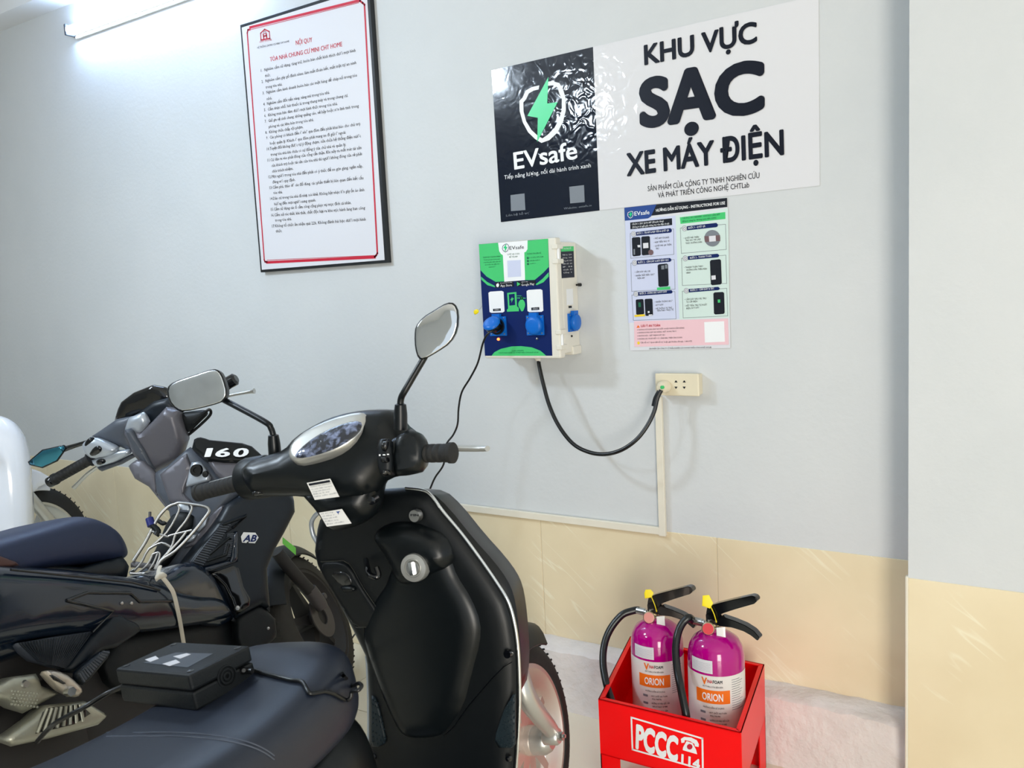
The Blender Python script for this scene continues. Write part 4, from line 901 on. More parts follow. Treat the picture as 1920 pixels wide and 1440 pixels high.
extinguisher(-0.718, -0.325, 0.464, 'purple fire extinguisher farther from the scooter, with a red gauge', -0.10, [(-0.016, -0.006), (0.004, -0.012), (0.012, 0.002), (0.002, 0.022), (-0.014, 0.020)], 'gauge_red',
             [wz(*k7(u, v), y) for u, v, y in ((880, 372, -0.338), (842, 400, -0.348), (812, 450, -0.360), (793, 515, -0.375), (785, 590, -0.388), (788, 670, -0.402), (798, 760, -0.418), (818, 860, -0.438), (838, 960, -0.452))]+[wz(*k7(856, 1050), -0.462), wz(*k7(866, 1130), -0.466), wz(*k7(870, 1165), -0.466)])

# ================================================================== black electric scooter in the foreground
def atz(x, y, z): return WORLD.Z(x, y, z)
SF = vehicle(-7.5, 10, atz(985, 1388, 0.24), (0, 0, 0.245))
es = thing('electric_scooter', 'black electric scooter parked nose to the wall with a charger on its seat', 'scooter', SF)
fr = SF
def wheel(parent, c, axle, R, W, Rr, tm, rm, spokes, bead=True):
    """tyre, rim with rolled edges, spokes and hub turning about axle"""
    a, u, v = basis(axle); c = np.array(c, float)
    tp = []
    for i in range(13):
        t = math.pi*i/12; tp.append((Rr+0.004+(R-Rr-0.004)*math.sin(t)**0.8, -W/2*math.cos(t)))
    tp = [(Rr-0.004, -W/2*0.8)]+tp+[(Rr-0.004, W/2*0.8), (Rr-0.004, -W/2*0.8)]
    ty = lathe('tyre', parent, tp, c, axle, tm, 72, 30)
    tr = []
    for i in range(60):
        an = 2*math.pi*(i+0.5)/60; sk = 0.6 if i % 2 else -0.6
        for s in (-1, 1):
            d = u*math.cos(an)+v*math.sin(an); d2 = u*math.cos(an+0.05)+v*math.sin(an+0.05)
            p = [c+d*(R-0.001)+a*s*W*0.02, c+d2*(R-0.006)+a*s*W*0.30, c+(u*math.cos(an+0.03)+v*math.sin(an+0.03))*(R-0.006)+a*s*W*0.30, c+(u*math.cos(an-0.02)+v*math.sin(an-0.02))*(R-0.001)+a*s*W*0.02]
            q = [x_+(x_-c-a*((x_-c) @ a))/np.linalg.norm(x_-c)*0.0035 for x_ in p]
            tr.append((p+q, [(0, 1, 2, 3), (4, 7, 6, 5), (0, 4, 5, 1), (1, 5, 6, 2), (2, 6, 7, 3), (3, 7, 4, 0)]))
    tro = join('tread', tr, tm, ty); tro['kind'] = 'stuff'
    rp = [(Rr-0.016, -W*0.30), (Rr-0.004, -W*0.40), (Rr+0.003, -W*0.40), (Rr+0.003, -W*0.46), (Rr-0.010, -W*0.47), (Rr-0.020, -W*0.30), (Rr-0.036, -W*0.20), (Rr-0.044, -W*0.06), (Rr-0.044, W*0.06), (Rr-0.036, W*0.20), (Rr-0.020, W*0.30), (Rr-0.010, W*0.47), (Rr+0.003, W*0.46), (Rr+0.003, W*0.40), (Rr-0.004, W*0.40), (Rr-0.016, W*0.30), (Rr-0.016, -W*0.30)]
    rim = lathe('rim', parent, rp, c, axle, rm, 72, 35)
    lathe('hub', parent, [(0.001, -W*0.55), (0.030, -W*0.55), (0.036, -W*0.45), (0.036, W*0.45), (0.030, W*0.55), (0.001, W*0.55)], c, axle, rm, 28)
    for k in range(spokes):
        an = 2*math.pi*k/spokes+0.3; d = u*math.cos(an)+v*math.sin(an); e = np.cross(a, d)
        w0, w1, h0, h1 = 0.017, 0.010, W*0.30, W*0.16
        V = []
        for rr, w, h in ((0.030, w0, h0), (Rr-0.034, w1, h1)):
            V += [c+d*rr+e*w+a*h, c+d*rr-e*w+a*h, c+d*rr-e*w-a*h, c+d*rr+e*w-a*h]
        o = mk('spoke', V, [(0, 1, 2, 3), (4, 7, 6, 5), (0, 4, 5, 1), (1, 5, 6, 2), (2, 6, 7, 3), (3, 7, 4, 0)], rm, rim)
    return ty
wheel(es, (-0.012, 0, 0.245), (1, 0, 0), 0.245, 0.078, 0.181, 'rubber', 'wheel_silver', 10)
# fender over the front wheel
def fender(parent, c, axle, fwd, up, R, hw, a0, a1, m, sag=0.25, th=0.004, taper=0.0, n=28):
    c = np.array(c, float); x = np.array(axle, float); f = np.array(fwd, float); k = np.array(up, float); V = []; F = []; mseg = 10
    for side in (0, 1):
        for i in range(n+1):
            t = math.radians(a0+(a1-a0)*i/n); d = f*math.cos(t)+k*math.sin(t)
            w = hw*(1-taper*abs(2*i/n-1)**2)
            for j in range(mseg+1):
                s = -1+2*j/mseg; V.append(c+d*(R-th*side-sag*hw*abs(s)**3)+x*s*(w-th*side))
    q = (n+1)*(mseg+1)
    for i in range(n):
        for j in range(mseg):
            b = i*(mseg+1)+j; F.append((b, b+1, b+mseg+2, b+mseg+1)); F.append((q+b, q+b+mseg+1, q+b+mseg+2, q+b+1))
    for i in range(n):
        for j in (0, mseg):
            b = i*(mseg+1)+j; F.append((b, b+mseg+1, q+b+mseg+1, q+b))
    for i in (0, n):
        for j in range(mseg):
            b = i*(mseg+1)+j; F.append((b, b+1, q+b+1, q+b))
    return sharpen(mk('front_fender', V, F, m, parent), 45)
fender(es, (0, 0, 0.245), (1, 0, 0), (0, 1, 0), (0, 0, 1), 0.285, 0.062, 62, 205, 'black_plastic', 0.9)
# leading fork leg, axle boss and nut on the visible side
def fs(px, py, x=0.10): return SF.X(px, py, x)
tube('fork_leg', es, [fs(968, 1240, 0.085), fs(984, 1300, 0.092), fs(1010, 1340), fs(1030, 1365), fs(1038, 1382)], [0.023, 0.025, 0.022, 0.020, 0.019], 'silver_paint', 16, 6)
tube('fork_leg', es, [(-0.085, -0.12, 0.46), (-0.09, -0.05, 0.36), (-0.09, 0.02, 0.26)], [0.023, 0.024, 0.02], 'silver_paint', 14, 6)
ac = fs(1036, 1380)
lathe('axle_boss', es, [(0.001, 0.018), (0.017, 0.018), (0.021, 0.012), (0.021, -0.020)], ac, (1, 0, 0), 'silver_paint', 20)
lathe('axle_nut', es, [(0.0001, 0.034), (0.0045, 0.034), (0.0045, 0.028), (0.010, 0.028), (0.010, 0.016)], ac, (1, 0, 0), 'steel', 6, 20)
lathe('brake_drum', es, [(0.001, 0.075), (0.020, 0.075), (0.026, 0.070), (0.034, 0.055), (0.034, 0.0)], (0, 0, 0.245), (1, 0, 0), 'silver_paint', 24)

# leg shield and apron
LS = ((0, -0.42, 0.6), (0.0, -1, 0.04))
right = [(762, 914), (793, 918), (809, 927), (832, 958), (867, 1000), (902, 1047), (933, 1092), (953, 1125), (964, 1160), (971, 1203), (974, 1249), (975, 1308), (972, 1385), (968, 1440), (962, 1500)]
left = [(700, 1560), (688, 1500), (690, 1440), (694, 1385), (694, 1308), (691, 1242), (688, 1226), (665, 1179), (630, 1113), (607, 1074), (592, 1043), (595, 1016), (600, 975), (640, 940), (700, 918)]
puff('leg_shield', es, fr, right+[(880, 1560)]+left, LS, 'black_plastic', 0.022, 0.012, 0.035, 0.02, 0)
trp = [SF.P(*p, *LS) for p in right]; tube('chrome_trim', es, [p+np.array([0.002, -0.006, 0]) for p in trp], 0.0034, 'chrome', 8, 5, label='thin bright chrome edging')
tube('edge_trim', es, [SF.P(*p, (0, -0.40, 0), (0, 1, 0)) for p in [(602, 958), (590, 968), (584, 982), (587, 1002), (596, 1018)]], 0.005, 'silver_plastic', 8, 5)
tube('edge_trim', es, [SF.P(*p, *LS) for p in [(689, 1230), (691, 1250), (693, 1308), (693, 1385), (688, 1440), (682, 1490)]], 0.0055, 'silver_plastic', 8, 5)
ap = ((0, -0.365, 0.6), (0.0, -1, 0.04))
puff('front_apron', es, fr, [(640, 960), (700, 925), (760, 916), (808, 921), (842, 952), (888, 1010), (927, 1053), (951, 1086), (963, 1113), (970, 1150), (975, 1200), (978, 1260), (970, 1320), (900, 1370), (760, 1360), (700, 1260), (650, 1150), (610, 1060), (600, 1000)], ap, 'black_satin', 0.03, 0.14, 0.10, 0.025, 1)
def HP(d): return ((0, -0.42-d, 0.6), (0.0, -1, 0.04))
puff('centre_panel', es, fr, [(742, 1010), (800, 990), (840, 1012), (858, 1050), (865, 1072), (894, 1117), (912, 1164), (910, 1203), (896, 1253), (879, 1323), (848, 1366), (832, 1380), (793, 1384), (762, 1380), (743, 1354), (716, 1292), (697, 1235), (680, 1180), (700, 1130), (735, 1080)], HP(0.010), 'black_satin', 0.026, 0.005, 0.045, 0.018, 1)
puff('key_boss', es, fr, [(700, 1000), (728, 980), (765, 975), (800, 985), (835, 1002), (853, 1035), (850, 1062), (812, 1078), (790, 1094), (765, 1096), (748, 1085), (735, 1050)], HP(0.020), 'black_satin', 0.034, 0.012, 0.035, 0.015, 1)
kc = SF.P(777, 1064, (0, -0.468, 0), (0, 1, 0)); ka = (0.12, -1, 0.12)
ks = lathe('key_switch', es, [(0.001, 0.004), (0.017, 0.004), (0.018, 0.007), (0.026, 0.006), (0.0275, 0.002), (0.0275, -0.012)], kc, ka, 'silver_paint', 40, label='round silver ignition switch')
lathe('knob', ks, [(0.001, 0.010), (0.013, 0.010), (0.0145, 0.007), (0.0145, 0.0)], kc, ka, 'steel', 28)
_a, _u2, _v2 = basis(ka)
V = [kc+_a*z+_u2*x*0.0035+_v2*y*0.012 for z in (0.008, 0.017) for x, y in ((-1, -1), (1, -1), (1, 1), (-1, 1))]
mk('key_grip', V, [(0, 3, 2, 1), (4, 5, 6, 7), (0, 1, 5, 4), (1, 2, 6, 5), (2, 3, 7, 6), (3, 0, 4, 7)], 'chrome', ks)
bc = SF.P(777, 967.5, (0, -0.449, 0), (0, 1, 0)); lathe('round_badge', es, [(0.0001, 0.0016), (0.0115, 0.0014), (0.012, -0.012)], bc, (0, -1, 0.1), 'steel', 24)
bpl = (bc+np.array([0, -0.002, 0]), (0, -1, 0.1))
text('badge_text', es, fr, bpl, [('PIN', (770, 968), (785, 968), 4)], 'black_ink', 0.0004, bold=0.01, res=1)
# glove box on the left with its latch, bag hook
gp = HP(0.0225)
puff('glove_box_lid', es, fr, [(602, 1053), (644, 1051), (661, 1066), (681, 1102), (704, 1136), (716, 1153), (718, 1168), (708, 1175), (668, 1176), (648, 1146), (625, 1105), (609, 1078)], gp, 'black_plastic', 0.007, 0.006, 0.006, 0.012, 1)
gp2 = HP(0.0300)
join('glove_box_seam', [line_vf(fr, [(602, 1053), (644, 1051), (655, 1057), (664, 1070), (681, 1101), (714, 1150), (718, 1160), (716, 1170), (708, 1175), (668, 1176)], HP(0.0265), 0.0018, 0.001)], 'black_gloss', es)
puff('latch_pocket', es, fr, [(618, 1073), (645, 1071), (655, 1079), (660, 1092), (656, 1100), (636, 1098)], gp2, 'black_gloss', 0.0015, 0.002, 0.004, 0.012, 1)
puff('latch_lever', es, fr, [(637, 1099), (665, 1098), (668, 1106), (660, 1110), (642, 1109)], HP(0.032), 'black_satin', 0.006, 0.003, 0.006, 0.01, 1)
hk = HP(0.03)
tube('bag_hook', es, [SF.P(*p, (0, -0.42-d, 0), (0, 1, 0)) for p, d in (((686, 1050), 0.02), ((690, 1068), 0.05), ((694, 1078), 0.06), ((704, 1082), 0.06), ((710, 1078), 0.055), ((706, 1064), 0.05))], 0.0055, 'black_gloss', 10, 5)
puff('side_knuckle', es, fr, [(597, 1030), (604, 998), (626, 988), (634, 1018), (630, 1032), (608, 1040)], HP(0.0), 'dark_plastic', 0.022, 0.01, 0.02, 0.012, 1)
dh = SF.P(951, 1227, (0, -0.444, 0), (0, 1, 0)); lathe('drain_hole', es, [(0.0001, 0.001), (0.0075, 0.001), (0.008, -0.01)], dh, (0, -1, 0.2), 'black_gloss', 16)
# floor joint seam, foot pads with studs
join('floor_seam', [line_vf(fr, [(960, 1241), (945, 1250), (922, 1273), (879, 1323), (850, 1364), (833, 1379)], HP(0.0225), 0.0016, 0.001)], 'black_gloss', es)
def pad(outline, rows):
    p = puff('foot_pad', es, fr, outline, HP(0.0235), 'pad_rubber', 0.004, 0.004, 0.004, 0.014, 0)
    V = []
    for r in rows:
        for i in range(r[4]):
            t = i/max(1, r[4]-1); c = SF.P(r[0]+(r[2]-r[0])*t, r[1]+(r[3]-r[1])*t, *HP(0.0275))
            lathe('stud', p, [(0.0001, 0.0022), (0.0016, 0.0018), (0.0022, -0.001)], c, (0, -1, 0), 'pad_rubber', 8)
pad([(697, 1303), (704, 1308), (712, 1330), (724, 1385), (722, 1394), (712, 1400), (697, 1400)], [(699, 1312, 708, 1319, 3), (699, 1321, 709, 1327, 3), (699, 1336, 714, 1345, 4), (699, 1346, 717, 1356, 4), (699, 1356, 720, 1368, 4), (699, 1371, 722, 1385, 5), (699, 1381, 720, 1392, 4), (699, 1390, 708, 1395, 2)])
pad([(967, 1300), (962, 1302), (945, 1330), (930, 1375), (928, 1390), (935, 1402), (960, 1402), (967, 1395)], [(962, 1309, 952, 1322, 3), (964, 1318, 950, 1332, 4), (964, 1335, 946, 1350, 4), (964, 1346, 943, 1360, 5), (964, 1357, 940, 1372, 5), (964, 1372, 936, 1388, 6), (964, 1383, 940, 1396, 5), (962, 1394, 950, 1399, 3)])
for p in ((702, 1418), (953, 1422)):
    c = SF.P(*p, *HP(0.022)); lathe('floor_screw', es, [(0.0001, 0.004), (0.005, 0.003), (0.007, -0.003)], c, (0, -1, 0.3), 'black_gloss', 14)

# handlebar cover, dash, controls
HC = ((-0.04, -0.50, 1.03), (0.25, -0.93, 0.25))
puff('handlebar_cover', es, fr, [(466, 866), (510, 851), (540, 843), (560, 818), (604, 791), (641, 776), (680, 769), (720, 767), (746, 769), (766, 797), (776, 805), (795, 820), (802, 834), (800, 870), (792, 884), (724, 898), (712, 920), (690, 938), (650, 944), (600, 940), (572, 930), (500, 931), (482, 932), (465, 910), (458, 885)], HC, 'black_satin', 0.050, 0.060, 0.050, 0.018, 1)
puff('lower_cowl', es, fr, [(560, 912), (724, 890), (714, 919), (711, 958), (694, 974), (672, 986), (640, 994), (622, 994), (601, 959), (575, 930)], ((-0.02, -0.49, 0.95), (0.2, -0.97, 0.05)), 'black_satin', 0.046, 0.07, 0.045, 0.018, 1)
DP = ((-0.03, -0.535, 1.098), (0.16, -0.70, 0.70))
puff('dash_bezel', es, fr, [(541, 858), (546, 833), (579, 806), (625, 786), (672, 774), (689, 777), (692, 788), (682, 809), (660, 831), (625, 850), (585, 862), (554, 868)], DP, 'silver_paint', 0.010, 0.030, 0.014, 0.014, 1)
DP2 = (np.array(DP[0])+np.array(DP[1])*0.0098, DP[1])
puff('dash_screen', es, fr, [(551, 858), (560, 843), (591, 818), (629, 799), (666, 788), (681, 793), (674, 812), (647, 833), (610, 849), (572, 859)], DP2, 'dash_film', 0.005, 0.004, 0.02, 0.012, 1)
def hb(px, py, y=-0.5): return SF.Y(px, py, y)
def grip(a, b, r):
    a = np.array(a); b = np.array(b); d = (b-a); L_ = np.linalg.norm(d); d /= L_
    pr = [(0.001, 0.0), (r*1.35, 0.0), (r*1.35, 0.006), (r, 0.008)]
    z = 0.020
    while z < L_-0.02:
        pr += [(r, z), (r*0.93, z+0.0015), (r*0.93, z+0.004), (r, z+0.0055)]; z += 0.013
    pr += [(r, L_-0.012), (r*1.12, L_-0.010), (r*1.12, L_-0.002), (r*0.95, L_), (0.001, L_)]
    return lathe('grip', es, pr, a, d, 'rubber', 28, 40)
grip(hb(462, 902), hb(370, 925), 0.0165); grip(hb(752, 851), hb(852, 849), 0.0170)
tube('brake_lever', es, [hb(790, 838, -0.47), hb(840, 840, -0.44), hb(890, 841, -0.435), hb(914, 841, -0.44)], [0.009, 0.009, 0.0085, 0.0075], 'silver_paint', 12, 6, 0.7)
tube('brake_lever', es, [hb(470, 888, -0.46), hb(430, 898, -0.44), hb(395, 907, -0.44)], [0.008, 0.008, 0.007], 'silver_paint', 12, 6, 0.7)
puff('throttle_housing', es, fr, [(744, 818), (770, 804), (788, 812), (802, 830), (800, 862), (793, 885), (762, 892), (742, 893), (738, 855)], ((hb(765, 850)+np.array([0, -0.012, 0])), (0.3, -0.92, 0.2)), 'black_satin', 0.022, 0.05, 0.014, 0.014, 0, deg=32)
lathe('throttle_collar', es, [(0.012, 0.0), (0.030, 0.002), (0.033, 0.010), (0.030, 0.022), (0.020, 0.03), (0.016, 0.034)], hb(742, 851), hb(852, 849)-hb(742, 851), 'black_satin', 26)
la, lb_ = hb(459, 899), hb(503, 892)
lathe('switch_housing', es, [(0.018, 0.0), (0.034, 0.001), (0.041, 0.006), (0.043, 0.014), (0.043, np.linalg.norm(lb_-la)-0.004), (0.041, np.linalg.norm(lb_-la))], la, lb_-la, 'black_plastic', 32)
SWL2 = (hb(480, 896)+np.array([0.006, -0.047, 0.008]), (0.15, -0.93, 0.33))
for o_ in ([(465, 876), (478, 873), (480, 888), (468, 893)], [(463, 903), (476, 900), (479, 913), (469, 918)], [(472, 922), (490, 917), (494, 926), (474, 931)]):
    puff('switch', es, fr, o_, SWL2, 'black_gloss', 0.008, 0.014, 0.004, 0.008, 1)
join('switch_marks', [decal_vf(fr, [(x, y), (x+3, y-0.5), (x+3, y+2), (x, y+2.5)], SWL2, 0.004) for x, y in ((463, 899), (472, 897), (480, 893), (482, 876), (482, 882))], 'white_ink', es)
SWR = (hb(722, 858)+np.array([0.0, -0.045, 0.0]), (0.2, -0.95, 0.25))
puff('switch_housing', es, fr, [(709, 826), (718, 822), (733, 822), (737, 850), (737, 880), (733, 893), (716, 894), (708, 870)], SWR, 'black_plastic', 0.010, 0.035, 0.010, 0.012, 1)
SWR2 = (np.array(SWR[0])+np.array(SWR[1])*0.0095, SWR[1])
for o_ in ([(717, 825), (731, 823), (726, 848), (716, 846)], [(713, 857), (730, 856), (731, 868), (714, 868)], [(716, 882), (732, 880), (732, 892), (717, 892)]):
    puff('switch', es, fr, o_, SWR2, 'black_gloss', 0.008, 0.003, 0.004, 0.008, 1)
join('switch_marks', [decal_vf(fr, [(711, 852), (714, 852), (714, 855), (711, 855)], SWR2, 0.001), decal_vf(fr, [(718, 852), (723, 852), (723, 854), (718, 854)], SWR2, 0.001), decal_vf(fr, [(726, 851), (730, 851), (730, 853), (726, 853)], SWR2, 0.001)], 'white_ink', es)
# stickers on the cowl
SK0 = ((-0.03, -0.562, 0.95), (0.12, -0.97, 0.10)); SK = ((-0.03, -0.549, 0.95), (0.12, -0.97, 0.10))
decal('white_sticker', es, fr, [(577, 905), (621, 897), (638, 931), (592, 937)], SK0, 'label_white', 0.0035)
decal('sticker_heading', es, fr, [(580.5, 906.5), (620, 899.5), (621.5, 903.5), (582.5, 910.5)], SK0, 'black_ink', 0.0042)
text('sticker_text', es, fr, SK0, [('THÔNG TIN SẢN PHẨM', (584, 914), (623, 907), 2.2), ('Xe máy điện hai bánh', (586, 918.5), (625, 911.5), 2.2), ('Công suất định mức', (588, 923), (622, 917), 2.2), ('Điện áp ắc quy', (590, 927.5), (620, 922), 2.2), ('Nhà sản xuất', (592, 932), (634, 924.5), 2.2)], 'grey_ink', 0.0042, res=1)
decal('white_sticker', es, fr, [(603, 960), (646, 953), (664, 980), (618, 986)], SK, 'label_white', 0.0095)
text('sticker_text', es, fr, SK, [('Số khung', (607, 963.5), (630, 959.5), 2.2), ('Số động cơ', (610, 968), (634, 964), 2.2), ('Ngày sản xuất', (612, 972.5), (638, 968.5), 2.2), ('Kiểm tra', (615, 977), (640, 974), 2.2), ('Đạt chuẩn', (618, 982.5), (650, 977.5), 2.2)], 'grey_ink', 0.0102, res=1)
decal('sticker_emblem', es, fr, [(635, 958), (643, 957), (640, 960), (640, 963.5), (638, 960)], SK, 'blue_ink', 0.0102)
sc_ = SF.P(696, 939, (0, -0.525, 0), (0, 1, 0)); lathe('cowl_screw', es, [(0.0001, 0.001), (0.004, 0.001), (0.008, 0.0), (0.008, -0.02)], sc_, (0.2, -1, 0), 'black_gloss', 14)
# mirrors
def mirror(outline, stem, boot, gl, y=-0.50, tilt=(0.2, -0.95, 0.1)):
    mp = ((hb(outline[0][0], outline[0][1], y)), tilt)
    h = puff('mirror_housing', es, fr, outline, mp, 'black_satin', 0.006, 0.028, 0.022, 0.012, 1)
    cx = sum(p[0] for p in outline)/len(outline); cy = sum(p[1] for p in outline)/len(outline)
    ins = [(cx+(p[0]-cx)*0.94, cy+(p[1]-cy)*0.95) for p in outline]
    mp2 = (np.array(mp[0])+np.array(tilt)*0.0058, tilt)
    puff('mirror_face', h, fr, ins, mp2, gl, 0.0010, 0.002, 0.002, 0.02, 1)
    sp_ = [hb(x, y_, y+0.012+(0.022 if i >= len(stem)-2 else 0)) for i, (x, y_) in enumerate(stem)]
    tube('mirror_stem', es, sp_, 0.0062, 'black_satin', 12, 5)
    ax_ = sp_[1]-sp_[0]; lathe('stem_boot', es, [(0.013, -0.012), (0.0125, 0.018), (0.0105, 0.034), (0.006, 0.036)], sp_[0]-ax_*0.1, ax_, 'black_satin', 18)
mirror([(779, 612), (792, 595), (815, 581), (838, 567), (853, 568), (860, 584), (858, 619), (844, 644), (819, 661), (794, 675), (784, 673), (778, 653), (777, 628)], [(751, 790), (751, 766), (752, 747), (762, 728), (793, 675), (800, 662)], (751, 795), 'mirror_glass')
mirror([(312, 728), (324, 716), (365, 703), (400, 691), (412, 695), (420, 710), (427, 737), (421, 752), (400, 760), (344, 773), (329, 768), (315, 751)], [(515, 845), (513, 821), (508, 803), (495, 790), (420, 750), (405, 742)], (515, 846), 'dusty_mirror')
# floorboard, seat, rear body, rear wheel
puff_uv('floorboard', es, [(-0.15, -0.84), (0.15, -0.84), (0.20, -0.75), (0.20, -0.42), (-0.20, -0.42), (-0.20, -0.75)], (np.array([0, 0, 0.30]), np.array([0, 0, 1.0]), np.array([1.0, 0, 0]), np.array([0, 1.0, 0])), 'black_plastic', 0.02, 0.06, 0.03, 0.05)
def loft(name, parent, secs, m, n=28, sub=4, deg=60, label=None):
    """secs: (y, centre x, half width, z bottom, z top, squareness)"""
    S_ = np.array(secs, float); k = (len(S_)-1)*sub+1
    T = np.linspace(0, len(S_)-1, k); Q = np.stack(catmull(list(S_), sub)) if sub > 1 else S_
    V = []; F = []
    for y, cx, w, z0, z1, p in Q:
        cz = (z0+z1)/2; h = (z1-z0)/2
        for i in range(n):
            t = 2*math.pi*i/n; c, s = math.cos(t), math.sin(t)
            V.append((cx+w*np.sign(c)*abs(c)**p, y, cz+h*np.sign(s)*abs(s)**p))
    q = len(Q)
    for i in range(q-1):
        for j in range(n): F.append((i*n+j, i*n+(j+1) % n, (i+1)*n+(j+1) % n, (i+1)*n+j))
    F.append(tuple(range(n))); F.append(tuple((q-1)*n+j for j in range(n)))
    return sharpen(mk(name, V, F, m, parent, label=label), deg)
seat_o = loft('seat', es, [(-0.680, 0.0, 0.030, 0.700, 0.745, 0.8), (-0.690, 0.0, 0.085, 0.675, 0.772, 0.7), (-0.715, 0.0, 0.125, 0.655, 0.792, 0.6), (-0.765, 0.0, 0.150, 0.645, 0.795, 0.55), (-0.835, 0.0, 0.160, 0.645, 0.778, 0.5), (-0.935, 0.0, 0.168, 0.65, 0.770, 0.45), (-1.055, 0.0, 0.172, 0.66, 0.776, 0.45), (-1.185, 0.0, 0.168, 0.67, 0.795, 0.5), (-1.315, 0.0, 0.150, 0.69, 0.80, 0.55), (-1.395, 0.0, 0.09, 0.71, 0.79, 0.7)], 'seat_vinyl', 36, 5)
loft('rear_body', es, [(-0.66, 0.0, 0.06, 0.33, 0.62, 0.6), (-0.70, 0.0, 0.115, 0.32, 0.665, 0.5), (-0.85, 0.0, 0.15, 0.32, 0.67, 0.5), (-1.05, 0.0, 0.16, 0.38, 0.68, 0.5), (-1.30, 0.0, 0.14, 0.50, 0.70, 0.5), (-1.50, 0.0, 0.08, 0.60, 0.70, 0.6)], 'black_satin', 32, 4)
wheel(es, (0, -1.27, 0.245), (1, 0, 0), 0.245, 0.085, 0.17, 'rubber', 'wheel_silver', 10)
def onseat(pts, lift): return [q for q in (surf(seat_o, SF, x, y, lift) for x, y in pts) if q is not None]
for k_, off_ in ((0, 0), (1, 7)):
    tube('seat_stitch', es, onseat([(95, 1371+off_), (150, 1373+off_), (200, 1374+off_), (270, 1374+off_), (330, 1374+off_), (380, 1377+off_), (420, 1382+off_), (455, 1389+off_), (480, 1397+off_), (500, 1407+off_), (514, 1417+off_)], 0.0003), 0.0010, 'stitch', 6, 4)

# ================================================================== dark navy motor scooter behind
AF = vehicle(-10, 11, atz(578, 1168, 0.25), (0, 0, 0.25))
fr = AF
mb = thing('motorbike', 'dark navy petrol scooter with a metal front rack and a 160 badge', 'motorbike', AF)
# the bars are turned to the left: solve the bar axis from its two ends, keep a common bar plane
nB = vehicle_axes(-27, 25)[:, 0]; dL, dR = ray(97, 902), ray(437, 713)
st_, *_ = np.linalg.lstsq(np.stack([dR, -dL], 1), 0.68*nB, rcond=None)
BR_ = AF.M.T @ (CAM+st_[0]*dR-AF.O); BL_ = AF.M.T @ (CAM+st_[1]*dL-AF.O); BC = (BR_+BL_)/2
bx = (BR_-BL_)/np.linalg.norm(BR_-BL_)
tc_ = AF.c-BC; tc_ = tc_-bx*(tc_ @ bx); tc_ /= np.linalg.norm(tc_)
def BP(off=0.0): return (BC+tc_*off, tc_)
# front wheel, fork, fender
nL = AF.M.T @ nB
wheel(mb, (0, 0, 0.25), nL, 0.25, 0.092, 0.178, 'tyre_old', 'fork_dark', 5)
fF = np.cross(np.array([0, 0, 1.0]), nL); fF /= np.linalg.norm(fF); fU = np.cross(nL, fF)
fender(mb, (0, 0, 0.25), nL, fF, fU, 0.283, 0.066, 48, 150, 'dark_plastic', 0.8)
def ap_(x, y, v): return AF.P(x, y, np.array([0, 0, 0.25])+nL*v, nL)
tube('fork_leg', mb, [ap_(520, 1035, 0.085), ap_(545, 1068, 0.085), ap_(585, 1112, 0.085)], 0.021, 'fork_dark', 14, 4)
tube('fork_slider', mb, [ap_(580, 1105, 0.085), ap_(597, 1128, 0.085), ap_(605, 1141, 0.085)], [0.024, 0.024, 0.02], 'fork_grey', 14, 4)
lathe('reflector', mb, [(0.0001, 0.008), (0.010, 0.007), (0.012, 0.0)], ap_(607, 1118, 0.10), nL, 'fork_grey', 14)
tube('fork_leg', mb, [np.array([0, 0, 0.25])-nL*0.085+fU*0.30-fF*0.10, np.array([0, 0, 0.25])-nL*0.085], 0.021, 'fork_dark', 12, 1)
lathe('brake_disc', mb, [(0.03, 0.055), (0.075, 0.055), (0.075, 0.059), (0.03, 0.059), (0.03, 0.055)], (0, 0, 0.25), nL, 'fork_grey', 36)
puff('tunnel_body', mb, fr, [(250, 1075), (300, 1080), (345, 1050), (380, 1062), (402, 1088), (425, 1130), (440, 1160), (400, 1180), (330, 1150), (285, 1130), (245, 1120)], plx(0.135), 'navy_paint', 0.03, 0.22, 0.04, 0.025, 1)
puff('underbody', mb, fr, [(-60, 1190), (60, 1185), (180, 1175), (270, 1180), (330, 1260), (330, 1350), (270, 1410), (140, 1430), (60, 1430), (-60, 1430)], plx(0.06), 'fork_dark', 0.03, 0.16, 0.05, 0.03, 1)
decal('lime_sticker', mb, fr, [(528, 1008), (553, 1028), (553, 1042), (528, 1020)], (np.array([0, 0, 0.25])+nL*0.078, nL), 'lime_sticker', 0.004)
# body
puff('side_panel', mb, fr, [(-400, 1175), (-230, 1108), (-60, 1050), (0, 1060), (100, 1066), (160, 1072), (248, 1083), (297, 1092), (318, 1106), (360, 1116), (405, 1118), (425, 1135), (440, 1158), (354, 1174), (255, 1188), (170, 1186), (42, 1200), (-60, 1225), (-215, 1305), (-380, 1385)], plx(0.15), 'navy_paint', 0.035, 0.24, 0.05, 0.03, 1)
SPn = plx(0.186)
for nm, ln, w in (('panel_crease', [(125, 1126), (165, 1111), (245, 1112), (262, 1128), (326, 1127)], 0.004), ('panel_crease', [(125, 1126), (212, 1146), (173, 1186)], 0.004), ('panel_crease', [(20, 1068), (156, 1082), (248, 1092), (300, 1106)], 0.003)):
    tube(nm, mb, [AF.P(x, y, *SPn) for x, y in ln], w, 'black_gloss', 8, 1)
for p in ((228, 1131), (246, 1131)): lathe('panel_screw', mb, [(0.0001, 0.003), (0.004, 0.002), (0.005, -0.004)], AF.P(*p, *SPn), (1, 0, 0), 'steel', 10)
